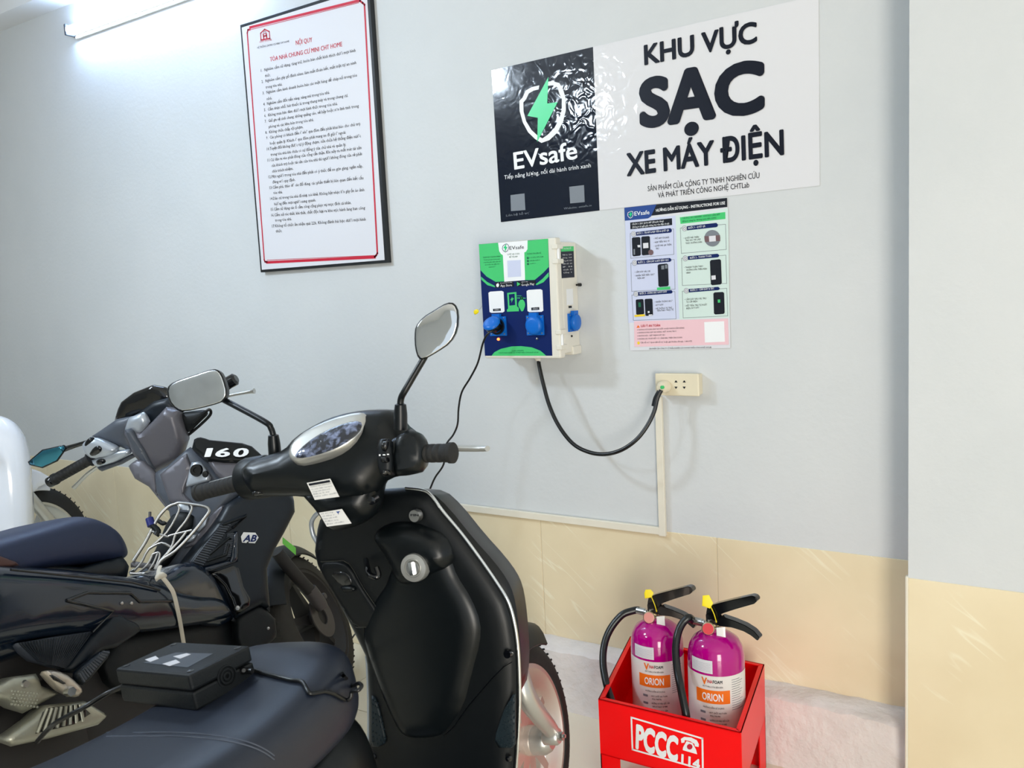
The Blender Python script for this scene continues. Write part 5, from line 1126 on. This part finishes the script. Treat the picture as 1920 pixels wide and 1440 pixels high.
loft('rear_body', mb, [(-1.05, 0, 0.14, 0.58, 0.78, 0.5), (-1.25, 0, 0.155, 0.60, 0.79, 0.5), (-1.5, 0, 0.15, 0.62, 0.82, 0.5), (-1.78, 0, 0.06, 0.72, 0.84, 0.6)], 'navy_paint', 28, 4)
loft('seat', mb, [(-0.685, 0.02, 0.02, 0.712, 0.728, 0.8), (-0.70, 0.02, 0.05, 0.700, 0.748, 0.7), (-0.75, 0.02, 0.095, 0.705, 0.800, 0.6), (-0.81, 0.01, 0.120, 0.72, 0.842, 0.55), (-0.88, 0.0, 0.140, 0.735, 0.855, 0.5), (-1.0, 0.0, 0.150, 0.755, 0.858, 0.5), (-1.2, 0.0, 0.155, 0.765, 0.868, 0.5), (-1.5, 0.0, 0.13, 0.80, 0.92, 0.5), (-1.62, 0.0, 0.06, 0.83, 0.91, 0.6)], 'navy_seat', 36, 5)
puff('seat_base', mb, fr, [(-40, 1032), (0, 1043), (28, 1053), (36, 1060), (0, 1064), (-40, 1062)], plx(0.156), 'brown_seat', 0.006, 0.02, 0.006, 0.02, 0)
puff('seat_pan', mb, fr, [(-60, 1030), (40, 1050), (150, 1064), (228, 1042), (242, 1062), (238, 1082), (150, 1085), (-60, 1072)], plx(0.10), 'navy_matte', 0.01, 0.2, 0.015, 0.03, 0)
puff('seat_nose_cover', mb, fr, [(165, 1070), (225, 1048), (240, 1085), (200, 1088)], plx(0.09), 'navy_matte', 0.01, 0.16, 0.02, 0.02, 1)
# front cowl, grille, knee panel, spoiler
def FC(off=0.0):
    n = np.array([0.88, -0.46, 0.1]); n /= np.linalg.norm(n); return (np.array([0.19, -0.36, 0.65])+n*off, n)
puff('front_cowl', mb, fr, [(420, 948), (450, 925), (500, 905), (549, 930), (551, 961), (531, 1000), (513, 1032), (499, 1067), (501, 1099), (506, 1148), (485, 1137), (457, 1152), (441, 1160), (421, 1131), (397, 1089), (379, 1071), (354, 1068), (345, 1060), (372, 1022), (400, 985)], FC(), 'navy_matte', 0.030, 0.16, 0.024, 0.022, 0)
puff('grille_backing', mb, fr, [(355, 1058), (382, 1021), (418, 979), (467, 960), (440, 990), (418, 1004), (440, 1000), (431, 1050), (400, 1060), (378, 1064)], FC(0.026), 'navy_matte', 0.007, 0.006, 0.006, 0.015, 0)
rb_ = []
for i in range(20):
    t = i/19; a = (358+(416-358)*t, 1057+(982-1057)*t); b = (379+(432-379)*t, 1063+(984-1063)*t)
    rb_.append(tube_vf([AF.P(*a, *FC(0.034)), AF.P(*b, *FC(0.034))], 0.0022, 6, 1))
for i in range(14):
    t = i/13; a = (434-8*t, 1002+40*t) if t < 2 else (0, 0); b = (442-10*t, 1004+42*t)
    rb_.append(tube_vf([AF.P(a[0]-8, a[1], *FC(0.034)), AF.P(b[0], b[1]-3, *FC(0.034))], 0.0018, 6, 1))
o = join('grille_ribs', rb_, 'grey_plastic', mb); o['kind'] = 'stuff'
puff('grille_frame', mb, fr, [(438, 997), (446, 995), (446, 1053), (386, 1075), (377, 1070), (384, 1063), (430, 1050)], FC(0.030), 'navy_paint', 0.010, 0.006, 0.006, 0.012, 0)
for ln in ([(418, 984), (462, 968), (436, 990)], [(392, 1040), (430, 1008), (432, 1012)], [(388, 1052), (424, 1040), (429, 1020)]):
    tube('grille_bar', mb, [AF.P(*p, *FC(0.035)) for p in ln], 0.0045, 'dark_plastic', 6, 1)
puff('knee_panel', mb, fr, [(388, 1075), (446, 1054), (457, 1099), (476, 1132), (444, 1153), (419, 1100), (405, 1086)], FC(0.024), 'black_gloss', 0.008, 0.006, 0.01, 0.02, 0)
puff('lower_spoiler', mb, fr, [(441, 1158), (480, 1136), (490, 1137), (515, 1160), (518, 1195), (480, 1225), (452, 1225), (440, 1195)], FC(0.0), 'dark_plastic', 0.020, 0.10, 0.012, 0.02, 0)
lathe('panel_screw', mb, [(0.0001, 0.004), (0.006, 0.003), (0.008, -0.004)], AF.P(445, 1140, *FC(0.034)), FC()[1], 'steel', 12)
lathe('panel_screw', mb, [(0.0001, 0.003), (0.004, 0.002), (0.005, -0.004)], AF.P(503, 1178, *FC(0.02)), FC()[1], 'steel', 12)
puff('under_cowl', mb, fr, [(195, 1205), (255, 1184), (354, 1170), (440, 1155), (470, 1200), (460, 1260), (380, 1310), (240, 1310), (190, 1270)], plx(0.11), 'dark_plastic', 0.02, 0.20, 0.04, 0.03, 1)
def k9(u, v): return (220+u/5.144, 940+v/5.144)
decal('emblem_plate', mb, fr, [k9(*p) for p in [(1190, 340), (1215, 298), (1330, 303), (1360, 350), (1325, 405), (1265, 402), (1262, 385), (1240, 402), (1200, 398)]], FC(0.031), 'white_ink', 0.002)
def shear_text(name, parent, fr_, plane, s, a, b, h, m, off, bold, sh):
    p0, n, eu, ev = plane_basis(fr_, plane); A = fr_.P(*a, p0, n); B = fr_.P(*b, p0, n); T = fr_.P(a[0], a[1]-h, p0, n)
    d = (B-A)/np.linalg.norm(B-A); up = np.cross(n, d); H = abs((T-A) @ up)
    text_fn(name, parent, [(s, lambda u, v, w=0.0: A+(B-A)*u+up*(H*v)+d*(H*v*sh)+n*(off+w))], m, bold, 3)
shear_text('emblem_letters', mb, fr, FC(0.031), 'AB', k9(1205, 388), k9(1330, 388), 12, 'navy_ink', 0.003, 0.03, 0.35)
# inner shield facing the rider, rack and the strap
def IS(off=0.0):
    n = np.array([0.35, -0.90, 0.25]); n /= np.linalg.norm(n); return (np.array([0.06, -0.42, 0.80])+n*off, n)
puff('inner_shield', mb, fr, [(292, 886), (318, 872), (357, 838), (392, 866), (424, 903), (450, 925), (420, 955), (385, 1010), (350, 1062), (300, 1092), (250, 1092), (275, 1060), (300, 1020), (322, 975), (318, 955), (296, 925)], IS(-0.01), 'grey_plastic', 0.022, 0.06, 0.018, 0.02, 0, deg=28)
puff('shield_wing', mb, fr, [(241, 874), (256, 862), (270, 864), (294, 888), (300, 925), (332, 962), (316, 958), (280, 913), (254, 898)], IS(-0.03), 'purple_grey', 0.012, 0.03, 0.010, 0.015, 0, deg=28)
puff('centre_ridge', mb, fr, [(300, 890), (350, 850), (362, 880), (345, 925), (370, 950), (330, 948), (318, 940)], IS(0.012), 'purple_grey', 0.010, 0.01, 0.010, 0.015, 0, deg=28)
puff('tunnel_cover', mb, fr, [(318, 968), (345, 956), (370, 972), (338, 1030), (305, 1074), (270, 1074), (298, 1020)], IS(0.014), 'dark_plastic', 0.018, 0.01, 0.02, 0.015, 1)
puff('shield_edge', mb, fr, [(414, 948), (422, 948), (412, 968), (392, 995), (366, 1024), (345, 1028), (372, 1000), (394, 968)], IS(0.014), 'purple_grey', 0.006, 0.006, 0.006, 0.012, 0)
for q in ([(379, 974), (391, 967), (386, 985), (372, 999), (366, 996)], [(350, 1004), (370, 1002), (362, 1015), (344, 1019)]): puff('silver_accent', mb, fr, q, IS(0.022), 'silver_plastic', 0.004, 0.004, 0.004, 0.012, 0)
kp = puff('key_plate', mb, fr, [(348, 914), (359, 867), (376, 865), (396, 895), (394, 901)], IS(0.022), 'silver_plastic', 0.006, 0.006, 0.008, 0.012, 0)
kq = AF.P(369, 882, *IS(0.028)); lathe('key_slot', kp, [(0.0001, 0.004), (0.007, 0.004), (0.008, 0.008), (0.017, 0.008), (0.019, 0.0)], kq, IS()[1], 'black_gloss', 20)
kq2 = AF.P(385, 889, *IS(0.028)); lathe('seat_button', kp, [(0.0001, 0.005), (0.008, 0.004), (0.010, 0.0)], kq2, IS()[1], 'black_gloss', 16)
def NP(off=0.0):
    n = np.array([0.62, -0.62, 0.48]); n /= np.linalg.norm(n); return (np.array([0.18, -0.38, 0.885])+n*off, n)
puff('number_panel', mb, fr, [(360, 841), (364, 824), (376, 820), (394, 826), (455, 832), (473, 838), (494, 857), (468, 868), (420, 868), (390, 864)], NP(), 'black_satin', 0.012, 0.04, 0.008, 0.015, 0, deg=28)
for ch_, xa_, xb_ in (('1', 383, 395), ('6', 402, 430), ('0', 435, 464)): shear_text('number_letter', mb, fr, NP(0.0145), ch_, (xa_, 857), (xb_, 856.5), 15, 'white_ink', 0.002, 0.035, 0.25)
puff('cowl_shoulder', mb, fr, [(388, 863), (466, 868), (500, 880), (480, 905), (424, 905), (404, 888)], NP(-0.012), 'purple_grey', 0.012, 0.04, 0.012, 0.02, 0, deg=28)
RK = (np.array([0.04, -0.54, 0.75]), np.array([0.42, -0.80, 0.42]))
rk = bpy.data.objects.new('front_rack', None); COL.objects.link(rk); rk.parent = mb
def rod(pts, r=0.0042, sub=3, off=0.0): tube('rod', rk, [AF.P(*p, RK[0]+RK[1]*off, RK[1]) for p in pts], r, 'rack_steel', 8, sub)
rod([(250, 1052), (262, 1033), (274, 1014), (293, 977), (303, 962), (316, 950), (329, 945), (337, 943), (362, 946), (385, 950), (392, 956), (389, 964), (364, 996), (329, 1033), (302, 1051), (293, 1068), (286, 1074), (245, 1076), (252, 1068)], 0.0046)
rod([(334, 947), (335, 959), (313, 998), (278, 1031), (265, 1055), (247, 1075)], 0.0034)
rod([(357, 947), (360, 954), (348, 977), (330, 1000), (321, 1027), (300, 1052)], 0.0034)
rod([(286, 1040), (296, 1036), (300, 1040), (296, 1054), (287, 1073)], 0.0034); rod([(286, 1040), (277, 1058), (259, 1075)], 0.0034); rod([(296, 1036), (288, 1056), (276, 1074)], 0.003)
rod([(284, 996), (313, 1006), (320, 1004), (360, 994)], 0.0036); rod([(278, 1030), (303, 1018), (321, 1026)], 0.0036)
rod([(350, 996), (338, 1012), (312, 1040)], 0.0036)
puff('rack_plate', rk, fr, [(245, 1056), (250, 1052), (292, 1058), (296, 1062), (290, 1066), (245, 1064)], RK, 'fork_grey', 0.002, 0.002, 0.002, 0.015, 0)
puff('mount_plate', rk, fr, [(330, 945), (352, 945), (357, 958), (338, 956)], RK, 'silver_plastic', 0.002, 0.002, 0.002, 0.012, 0)
tube('clamp', rk, [AF.P(280, 972, *RK), AF.P(284, 986, *RK)], 0.011, 'blue_key', 12, 1, label='blue spring clamp'); tube('clamp_pin', rk, [AF.P(281, 960, *RK), AF.P(281, 972, *RK)], 0.004, 'fork_grey', 8, 1)
tube('clamp_arm', rk, [AF.P(286, 986, *RK), AF.P(296, 996, *RK), AF.P(292, 1004, *RK)], 0.009, 'black_satin', 8, 3); tube('clamp_arm', rk, [AF.P(298, 977, *RK), AF.P(306, 982, *RK), AF.P(310, 978, *RK)], 0.006, 'dark_plastic', 8, 3)
tube('strap', mb, [AF.X(300, 1062, 0.15), AF.X(297, 1075, 0.17), AF.X(306, 1084, 0.188), AF.X(317, 1098, 0.194), AF.X(326, 1114, 0.196), AF.X(335, 1152, 0.19), AF.X(341, 1185, 0.165), AF.X(346, 1216, 0.15)], 0.0055, 'white_strap', 8, 4, 0.6, label='white tie strap')
puff('strap_knot', mb, fr, [(291, 1080), (300, 1070), (314, 1078), (312, 1084), (298, 1086), (292, 1092)], plx(0.185), 'white_strap', 0.008, 0.008, 0.008, 0.01, 1)
# steering: cowl, windscreen, pods, grips, levers, mirror
tube('handlebar', mb, [BL_+bx*0.09-tc_*0.01, BC-tc_*0.03, BR_-bx*0.02-tc_*0.01], 0.011, 'black_satin', 12, 4)
puff('windscreen', mb, fr, [(215, 788), (222, 765), (228, 753), (251, 736), (286, 722), (313, 727), (322, 745), (320, 762), (296, 778), (280, 787), (262, 778), (240, 790)], BP(-0.07), 'black_gloss', 0.012, 0.03, 0.014, 0.018, 0)
puff('upper_cowl', mb, fr, [(232, 795), (262, 772), (290, 752), (320, 745), (335, 765), (338, 790), (300, 800), (255, 812)], BP(-0.03), 'navy_matte', 0.02, 0.04, 0.018, 0.018, 0, deg=28)
puff('cowl_wing', mb, fr, [(172, 818), (190, 806), (219, 786), (250, 780), (246, 815), (256, 846), (266, 855), (219, 834), (188, 822)], BP(-0.01), 'grey_plastic', 0.018, 0.05, 0.025, 0.015, 0)
puff('steering_cowl', mb, fr, [(286, 790), (312, 763), (336, 770), (345, 798), (351, 827), (341, 857), (318, 872), (292, 887), (268, 868), (252, 850), (243, 825), (233, 806), (246, 800), (268, 806)], BP(0.005), 'purple_grey', 0.030, 0.05, 0.022, 0.013, 0, deg=28)
puff('cowl_strip', mb, fr, [(242, 783), (270, 772), (282, 790), (272, 808), (262, 815), (244, 808), (234, 806)], BP(0.012), 'silver_plastic', 0.016, 0.02, 0.018, 0.012, 0)
puff('cowl_ridge', mb, fr, [(234, 806), (246, 803), (268, 836), (292, 880), (285, 884), (254, 850)], BP(0.034), 'grey_plastic', 0.012, 0.014, 0.009, 0.012, 0, deg=28)
puff('bar_cover', mb, fr, [(335, 775), (350, 772), (385, 768), (392, 776), (375, 792), (352, 815), (345, 800)], BP(-0.02), 'dark_plastic', 0.02, 0.03, 0.02, 0.015, 1)
pod = puff('switch_pod', mb, fr, [(154, 834), (160, 826), (175, 820), (192, 825), (210, 833), (226, 842), (205, 857), (176, 861), (162, 852)], BP(0.022), 'silver_plastic', 0.016, 0.03, 0.018, 0.012, 1)
puff('switch', pod, fr, [(166, 853), (176, 838), (186, 834), (193, 840), (190, 848), (176, 856)], BP(0.036), 'black_gloss', 0.007, 0.004, 0.006, 0.01, 1)
puff('mirror_mount', mb, fr, [(158, 836), (162, 825), (172, 818), (178, 822), (172, 834), (164, 840)], BP(0.028), 'black_satin', 0.010, 0.01, 0.008, 0.01, 1)
lp = puff('lower_pod', mb, fr, [(172, 863), (220, 845), (243, 842), (246, 850), (216, 866), (182, 876)], BP(0.018), 'silver_plastic', 0.012, 0.02, 0.008, 0.012, 0)
puff('switch', lp, fr, [(178, 866), (186, 860), (197, 860), (199, 868), (186, 873)], BP(0.030), 'black_gloss', 0.007, 0.004, 0.005, 0.01, 1)
puff('lever_bracket', mb, fr, [(182, 876), (216, 866), (246, 851), (266, 850), (230, 870), (191, 884)], BP(0.006), 'grey_plastic', 0.012, 0.02, 0.010, 0.012, 0)
def grip2(a, b, r):
    o_ = grip(a, b, r); o_.parent = mb
grip2(AF.P(172, 860, *BP()), AF.P(100, 900, *BP()), 0.0165)
lathe('bar_end', mb, [(0.001, 0), (0.014, 0), (0.017, 0.004), (0.017, 0.018), (0.012, 0.022), (0.001, 0.022)], AF.P(101, 900, *BP()), -bx, 'black_gloss', 18)
tube('brake_lever', mb, [AF.P(188, 872, *BP(-0.02)), AF.P(165, 888, *BP(-0.03)), AF.P(148, 905, *BP(-0.03)), AF.P(139, 914, *BP(-0.03))], [0.008, 0.008, 0.008, 0.010], 'silver_paint', 10, 4, 0.7)
grip2(AF.P(385, 745, *BP()), AF.P(428, 718, *BP()), 0.0165)
lathe('bar_end', mb, [(0.001, 0), (0.014, 0), (0.019, 0.004), (0.019, 0.024), (0.012, 0.030), (0.001, 0.030)], AF.P(428, 718, *BP()), bx, 'black_gloss', 18)
tube('brake_lever', mb, [AF.P(390, 757, *BP(-0.03)), AF.P(426, 743, *BP(-0.04)), AF.P(455, 737, *BP(-0.04)), AF.P(470, 734, *BP(-0.04)), AF.P(477, 733, *BP(-0.04))], [0.007, 0.006, 0.006, 0.008, 0.011], 'silver_paint', 10, 4, 0.8)
tube('brake_hose', mb, [AF.P(352, 800, *BP(-0.01)), AF.P(376, 780, *BP(0.0)), AF.P(392, 768, *BP(0.0)), AF.P(394, 778, *BP(-0.01)), AF.P(372, 800, *BP(-0.02)), AF.P(345, 822, *BP(-0.02))], 0.0045, 'black_cable', 8, 5)
mo = puff('mirror_housing', mb, fr, [(52, 866), (79, 843), (120, 834), (125, 841), (108, 865), (80, 878), (55, 872)], BP(0.02), 'black_satin', 0.004, 0.014, 0.01, 0.012, 0)
puff('mirror_face', mo, fr, [(55, 866), (80, 845), (119, 836), (122, 841), (106, 863), (79, 875.5), (57, 871)], BP(0.0238), 'teal_mirror', 0.001, 0.002, 0.002, 0.02, 0, label='blue tinted mirror glass')
tube('mirror_stem', mb, [AF.P(121, 842, *BP(0.012)), AF.P(140, 836, *BP(0.012)), AF.P(166, 828, *BP(0.022))], [0.009, 0.007, 0.006], 'black_gloss', 10, 3)
# rear underside: ribbed panel, spar, foot peg, engine covers
puff('ribbed_panel', mb, fr, [(30, 1206), (100, 1194), (176, 1183), (160, 1205), (122, 1256), (71, 1241)], plx(0.165), 'grey_plastic', 0.010, 0.05, 0.01, 0.02, 0)
rr_ = []
for i in range(26):
    t = i/25; a = (36+(172-36)*t, 1206+(1186-1206)*t); b = (72+(122-72)*t, 1240+(1254-1240)*t)
    rr_.append(tube_vf([AF.P(*a, *plx(0.176)), AF.P(*b, *plx(0.176))], 0.0018, 6, 1))
o = join('panel_ribs', rr_, 'navy_matte', mb); o['kind'] = 'stuff'
puff('frame_spar', mb, fr, [(213, 1149), (173, 1188), (118, 1258), (142, 1264), (184, 1222), (215, 1215), (262, 1184), (255, 1170)], plx(0.175), 'navy_matte', 0.016, 0.05, 0.014, 0.02, 0)
pg = puff('foot_peg', mb, fr, [(138, 1264), (150, 1250), (186, 1222), (206, 1219), (200, 1234), (170, 1270), (154, 1285), (144, 1282)], plx(0.215), 'navy_matte', 0.012, 0.02, 0.012, 0.015, 0)
for i in range(13):
    t = i/12; a = (148+(192-148)*t, 1262+(1222-1262)*t); b = (158+(204-158)*t, 1278+(1224-1278)*t)
    tube('tread_bar', pg, [AF.P(*a, *plx(0.228)), AF.P(*b, *plx(0.226))], 0.003, 'grey_plastic', 6, 1)
puff('peg_bracket', mb, fr, [(80, 1260), (88, 1256), (117, 1260), (142, 1280), (153, 1294), (146, 1309), (120, 1302), (100, 1285)], plx(0.225), 'peg_metal', 0.014, 0.03, 0.012, 0.014, 1)
puff('peg_recess', mb, fr, [(92, 1266), (98, 1265), (122, 1279), (124, 1283), (118, 1283), (100, 1275)], plx(0.2385), 'black_gloss', 0.0015, 0.002, 0.003, 0.012, 0)
lathe('peg_bolt', mb, [(0.0001, 0.016), (0.010, 0.016), (0.012, 0.0)], AF.P(128, 1296, *plx(0.236)), (1, -0.2, 0), 'chrome', 6, 20)
puff('engine_cover', mb, fr, [(-20, 1290), (0, 1280), (20, 1269), (67, 1263), (74, 1285), (110, 1300), (70, 1322), (42, 1338), (10, 1315), (-20, 1310)], plx(0.185), 'engine_metal', 0.016, 0.06, 0.014, 0.018, 0)
eg = []
for i in range(9):
    for j in range(5):
        x = 22+i*6+(j % 2)*3; y = 1296+j*6.2+i*0.6
        if y < 1338-0.0*x and 12 < x < 72: eg.append(lathe_vf([(0.0001, 0.0025), (0.0022, 0.0015), (0.003, -0.001)], AF.P(x, y, *plx(0.2005)), (1, 0, 0), 8))
o = join('cover_dimples', eg, 'engine_metal', mb); o['kind'] = 'stuff'
lathe('cover_bolt', mb, [(0.0001, 0.006), (0.007, 0.006), (0.009, 0.0)], AF.P(46, 1283, *plx(0.20)), (1, 0, 0), 'steel', 14)
rc = puff('radiator_cover', mb, fr, [(60, 1345), (85, 1322), (156, 1314), (200, 1341), (180, 1360), (90, 1385), (20, 1400), (5, 1385)], plx(0.205), 'engine_metal', 0.016, 0.05, 0.012, 0.016, 0)
puff('vent_opening', rc, fr, [(80, 1335), (92, 1327), (150, 1320), (170, 1338), (140, 1358), (66, 1376)], plx(0.2212), 'black_gloss', 0.001, 0.002, 0.002, 0.02, 0)
for i in range(8):
    t = i/7; tube('slat', rc, [AF.P(88+62*t, 1329-9*t, *plx(0.224)), AF.P(70+86*t, 1374-22*t, *plx(0.224))], 0.0038, 'engine_metal', 6, 1)
loft('engine_block', mb, [(-0.98, 0.03, 0.10, 0.24, 0.52, 0.5), (-1.15, 0.03, 0.13, 0.18, 0.50, 0.5), (-1.35, 0.05, 0.12, 0.18, 0.40, 0.5)], 'fork_dark', 20, 3)
wheel(mb, (0, -1.29, 0.25), (1, 0, 0), 0.25, 0.10, 0.178, 'tyre_old', 'fork_dark', 5)

# ================================================================== white scooter at the far left
WFv = vehicle(-10, 6, (-3.80, -0.44, 0.30), (0, 0, 0.30))
fr = WFv
ws = thing('white_scooter', 'glossy white scooter at the left edge beside the dark motorbike', 'scooter', WFv)
wheel(ws, (0, 0, 0.30), (1, 0, 0), 0.30, 0.09, 0.225, 'rubber', 'silver_paint', 8)
fender(ws, (0, 0, 0.30), (1, 0, 0), (0, 1, 0), (0, 0, 1), 0.335, 0.07, 70, 170, 'white_paint_gloss', 0.8)
tube('fork_leg', ws, [fr.X(50, 925, 0.08), fr.X(75, 955, 0.08), fr.X(100, 985, 0.08)], 0.024, 'silver_paint', 12, 3)
puff('front_fairing', ws, fr, [(-90, 800), (-40, 775), (0, 779), (18, 786), (35, 806), (45, 832), (50, 860), (54, 902), (57, 960), (57, 1010), (0, 1050), (-90, 1060)], ((0.0, -0.30, 0.8), (0.55, -0.8, 0.1)), 'white_paint_gloss', 0.05, 0.16, 0.09, 0.03, 1)
puff('fender_side', ws, fr, [(48, 878), (70, 881), (97, 897), (100, 905), (74, 911), (64, 925), (50, 915)], plx(0.085), 'white_paint_gloss', 0.006, 0.02, 0.008, 0.015, 1)
loft('floorboard', ws, [(-0.30, 0, 0.12, 0.28, 0.42, 0.5), (-0.5, 0, 0.17, 0.27, 0.36, 0.4), (-0.8, 0, 0.15, 0.27, 0.40, 0.5)], 'dark_plastic', 20, 3)
loft('rear_body', ws, [(-0.75, 0, 0.06, 0.36, 0.64, 0.6), (-0.9, 0, 0.13, 0.34, 0.68, 0.5), (-1.2, 0, 0.15, 0.46, 0.72, 0.5), (-1.6, 0, 0.06, 0.62, 0.76, 0.6)], 'white_paint_gloss', 24, 4)
loft('seat', ws, [(-0.78, 0, 0.04, 0.70, 0.74, 0.7), (-0.85, 0, 0.12, 0.68, 0.78, 0.5), (-1.2, 0, 0.14, 0.70, 0.80, 0.5), (-1.5, 0, 0.10, 0.74, 0.82, 0.6)], 'seat_vinyl', 24, 4)
tube('steering_column', ws, [(0, -0.28, 0.70), (0, -0.31, 0.85), (0, -0.345, 0.98)], 0.035, 'white_paint_gloss', 14, 3)
tube('handlebar', ws, [(-0.33, -0.42, 1.0), (-0.1, -0.34, 0.98), (0.1, -0.34, 0.98), (0.33, -0.42, 1.0)], 0.014, 'black_satin', 10, 4)
wheel(ws, (0, -1.30, 0.28), (1, 0, 0), 0.28, 0.10, 0.2, 'rubber', 'silver_paint', 8)

# ================================================================== charger on the seat, its cords
zs = 0.770
co = SF.world((-0.10, -0.85, zs))
ux = np.array([0.215, -0.036, 0.0]); ux /= np.linalg.norm(ux); uy = np.array([-ux[1], ux[0], 0])
CM = SF.M @ np.stack([ux, uy, np.array([0, 0, 1.0])], 1)
fr = CF = Frame(CM, co)
ch = thing('charger', 'black box battery charger lying on the scooter seat', 'charger', fr)
hx, hy, hz = 0.104, 0.056, 0.056
def cbox(name, lo, hi, m, parent, bev): return box(name, lo, hi, m, parent, bev)
cb = box('lower_shell', (-hx, -hy, 0.0), (hx, hy, hz*0.52), 'dark_plastic', ch, bev=0.004)
ct_ = box('upper_shell', (-hx, -hy, hz*0.54), (hx, hy, hz), 'dark_plastic', ch, bev=0.004)
for sx in (-1, 1):
    for sy in (-1, 1): lathe('corner_screw', ct_, [(0.0001, 0.0003), (0.004, 0.0004), (0.0055, 0.0008), (0.0055, -0.003)], (sx*(hx-0.014), sy*(hy-0.013), hz), (0, 0, 1), 'black_gloss', 12)
tp_ = plz(hz)
decal('rating_label', ct_, fr, [tuple(q) for q in ((268, 1243), (330, 1224), (400, 1226), (352, 1252))], tp_, 'grey_plastic', 0.0006)
for q in (((272, 1238), (292, 1231), (298, 1236), (282, 1242)), ((305, 1246), (330, 1238), (338, 1243), (318, 1250)), ((325, 1232), (350, 1226), (358, 1228), (338, 1236))):
    decal('label_print', ct_, fr, list(q), tp_, 'paper', 0.0012)
for c_ in ((0.0, 0),):
    for k in range(3):
        r0 = 0.005+0.0055*k; join('fan_grille', [line_vf(fr, [], plx(hx), 0.001)] if False else [lathe_vf([(r0-0.0012, 0.0), (r0-0.0012, 0.0012), (r0+0.0012, 0.0012), (r0+0.0012, 0.0)], (hx, 0.005, 0.028), (1, 0, 0), 24)], 'dark_plastic', cb)
lathe('cord_grip', ch, [(0.006, -0.004), (0.0055, 0.006), (0.004, 0.022), (0.003, 0.022)], CF.X(455, 1258, hx), (1, 0.1, 0), 'black_cable', 12)
# low voltage lead running off behind the seat
tube('output_lead', ch, [np.array([-hx+0.004, -0.03, 0.022]), CF.Z(205, 1298, 0.012), CF.Z(160, 1325, 0.004), CF.Z(110, 1352, -0.012), CF.Z(90, 1368, -0.03), CF.Z(70, 1390, -0.07)], 0.0042, 'black_cable', 10, 6)

# ---- mains cord from the wall box down behind the scooter and up to the charger
fr = wframe(-1.55, -0.30, 0)
cc = thing('mains_lead', 'thin black mains cord from the wall box to the charger on the seat', 'cord', fr)
def WP(x, y, Y): return WORLD.Y(x, y, Y)-fr.O
def WS(x, y, z): return SF.world(SF.Z(x, y, z))-fr.O
sa = WORLD.Y(928, 617, -0.165)-fr.O
pts = [WP(934, 618, -0.150), WP(924, 620, -0.185), WP(913, 628, -0.195), WP(905, 645, -0.195), WP(896, 680, -0.19), WP(882, 708, -0.185), WP(866, 735, -0.18), WP(860, 765, -0.18), WP(858, 795, -0.18), WP(850, 815, -0.185), WP(836, 835, -0.20), WP(832, 870, -0.21), WP(816, 895, -0.22), WP(806, 918, -0.23), WP(790, 960, -0.25),
       WORLD.Z(738, 1030, 0.55)-fr.O+np.array([0, 0, 0]), np.array([-1.86, -0.30, 0.02])-fr.O]
pts = pts[:15]+[WP(770, 1040, -0.24), WP(740, 1120, -0.22), WP(705, 1160, -0.20), WORLD.Z(668, 1186, 0.07)-fr.O, WORLD.Z(652, 1215, 0.008)-fr.O, WORLD.Z(652, 1232, 0.006)-fr.O, WORLD.Z(654, 1247, 0.006)-fr.O, WORLD.Z(648, 1262, 0.02)-fr.O]
rim_ = [SF.world(SF.X(*p, 0.10))-fr.O for p in ((640, 1268), (650, 1277))]
sp_ = [(470, 1258), (490, 1264), (520, 1272), (545, 1278), (558, 1279), (567, 1282), (572, 1290), (577, 1301), (584, 1304), (596, 1301), (607, 1299), (622, 1302), (636, 1309), (645, 1313)]
onst = [surf(seat_o, SF, x, y, 0.0035) for x, y in sp_]; onst = [q for q in onst if q is not None]
y1 = onst[-1][1]+0.004
tail = [SF.Y(*p, yy) for p, yy in (((641, 1262), y1+0.06), ((652, 1275), y1+0.045), ((661, 1286), y1+0.03), ((672, 1281), y1+0.02), ((678, 1286), y1+0.01), ((672, 1294), y1), ((660, 1297), y1), ((658, 1306), y1-0.002), ((653, 1312), y1-0.004))]
tail = [SF.world(q)-fr.O for q in tail]; onseat_ = [SF.world(q)-fr.O for q in reversed(onst)]+[SF.world(CF.M.T @ np.zeros(3)*0+SF.M.T @ (CF.world(CF.X(457, 1257, hx+0.016))-SF.O))-fr.O]
tube('cord', cc, pts+tail+onseat_, 0.0031, 'black_cable', 10, 5)
q = s1pt(0, 0, 0)+wframe(-1.385, 0, 1.14).O-fr.O
tube('plug', cc, [q+np.array([0.004, -0.006, 0.0]), q+np.array([0.0, -0.02, -0.004]), q+np.array([-0.010, -0.036, -0.008]), WP(926, 619, -0.182)], [0.013, 0.014, 0.011, 0.005], 'black_satin', 14, 4)
flush_text()
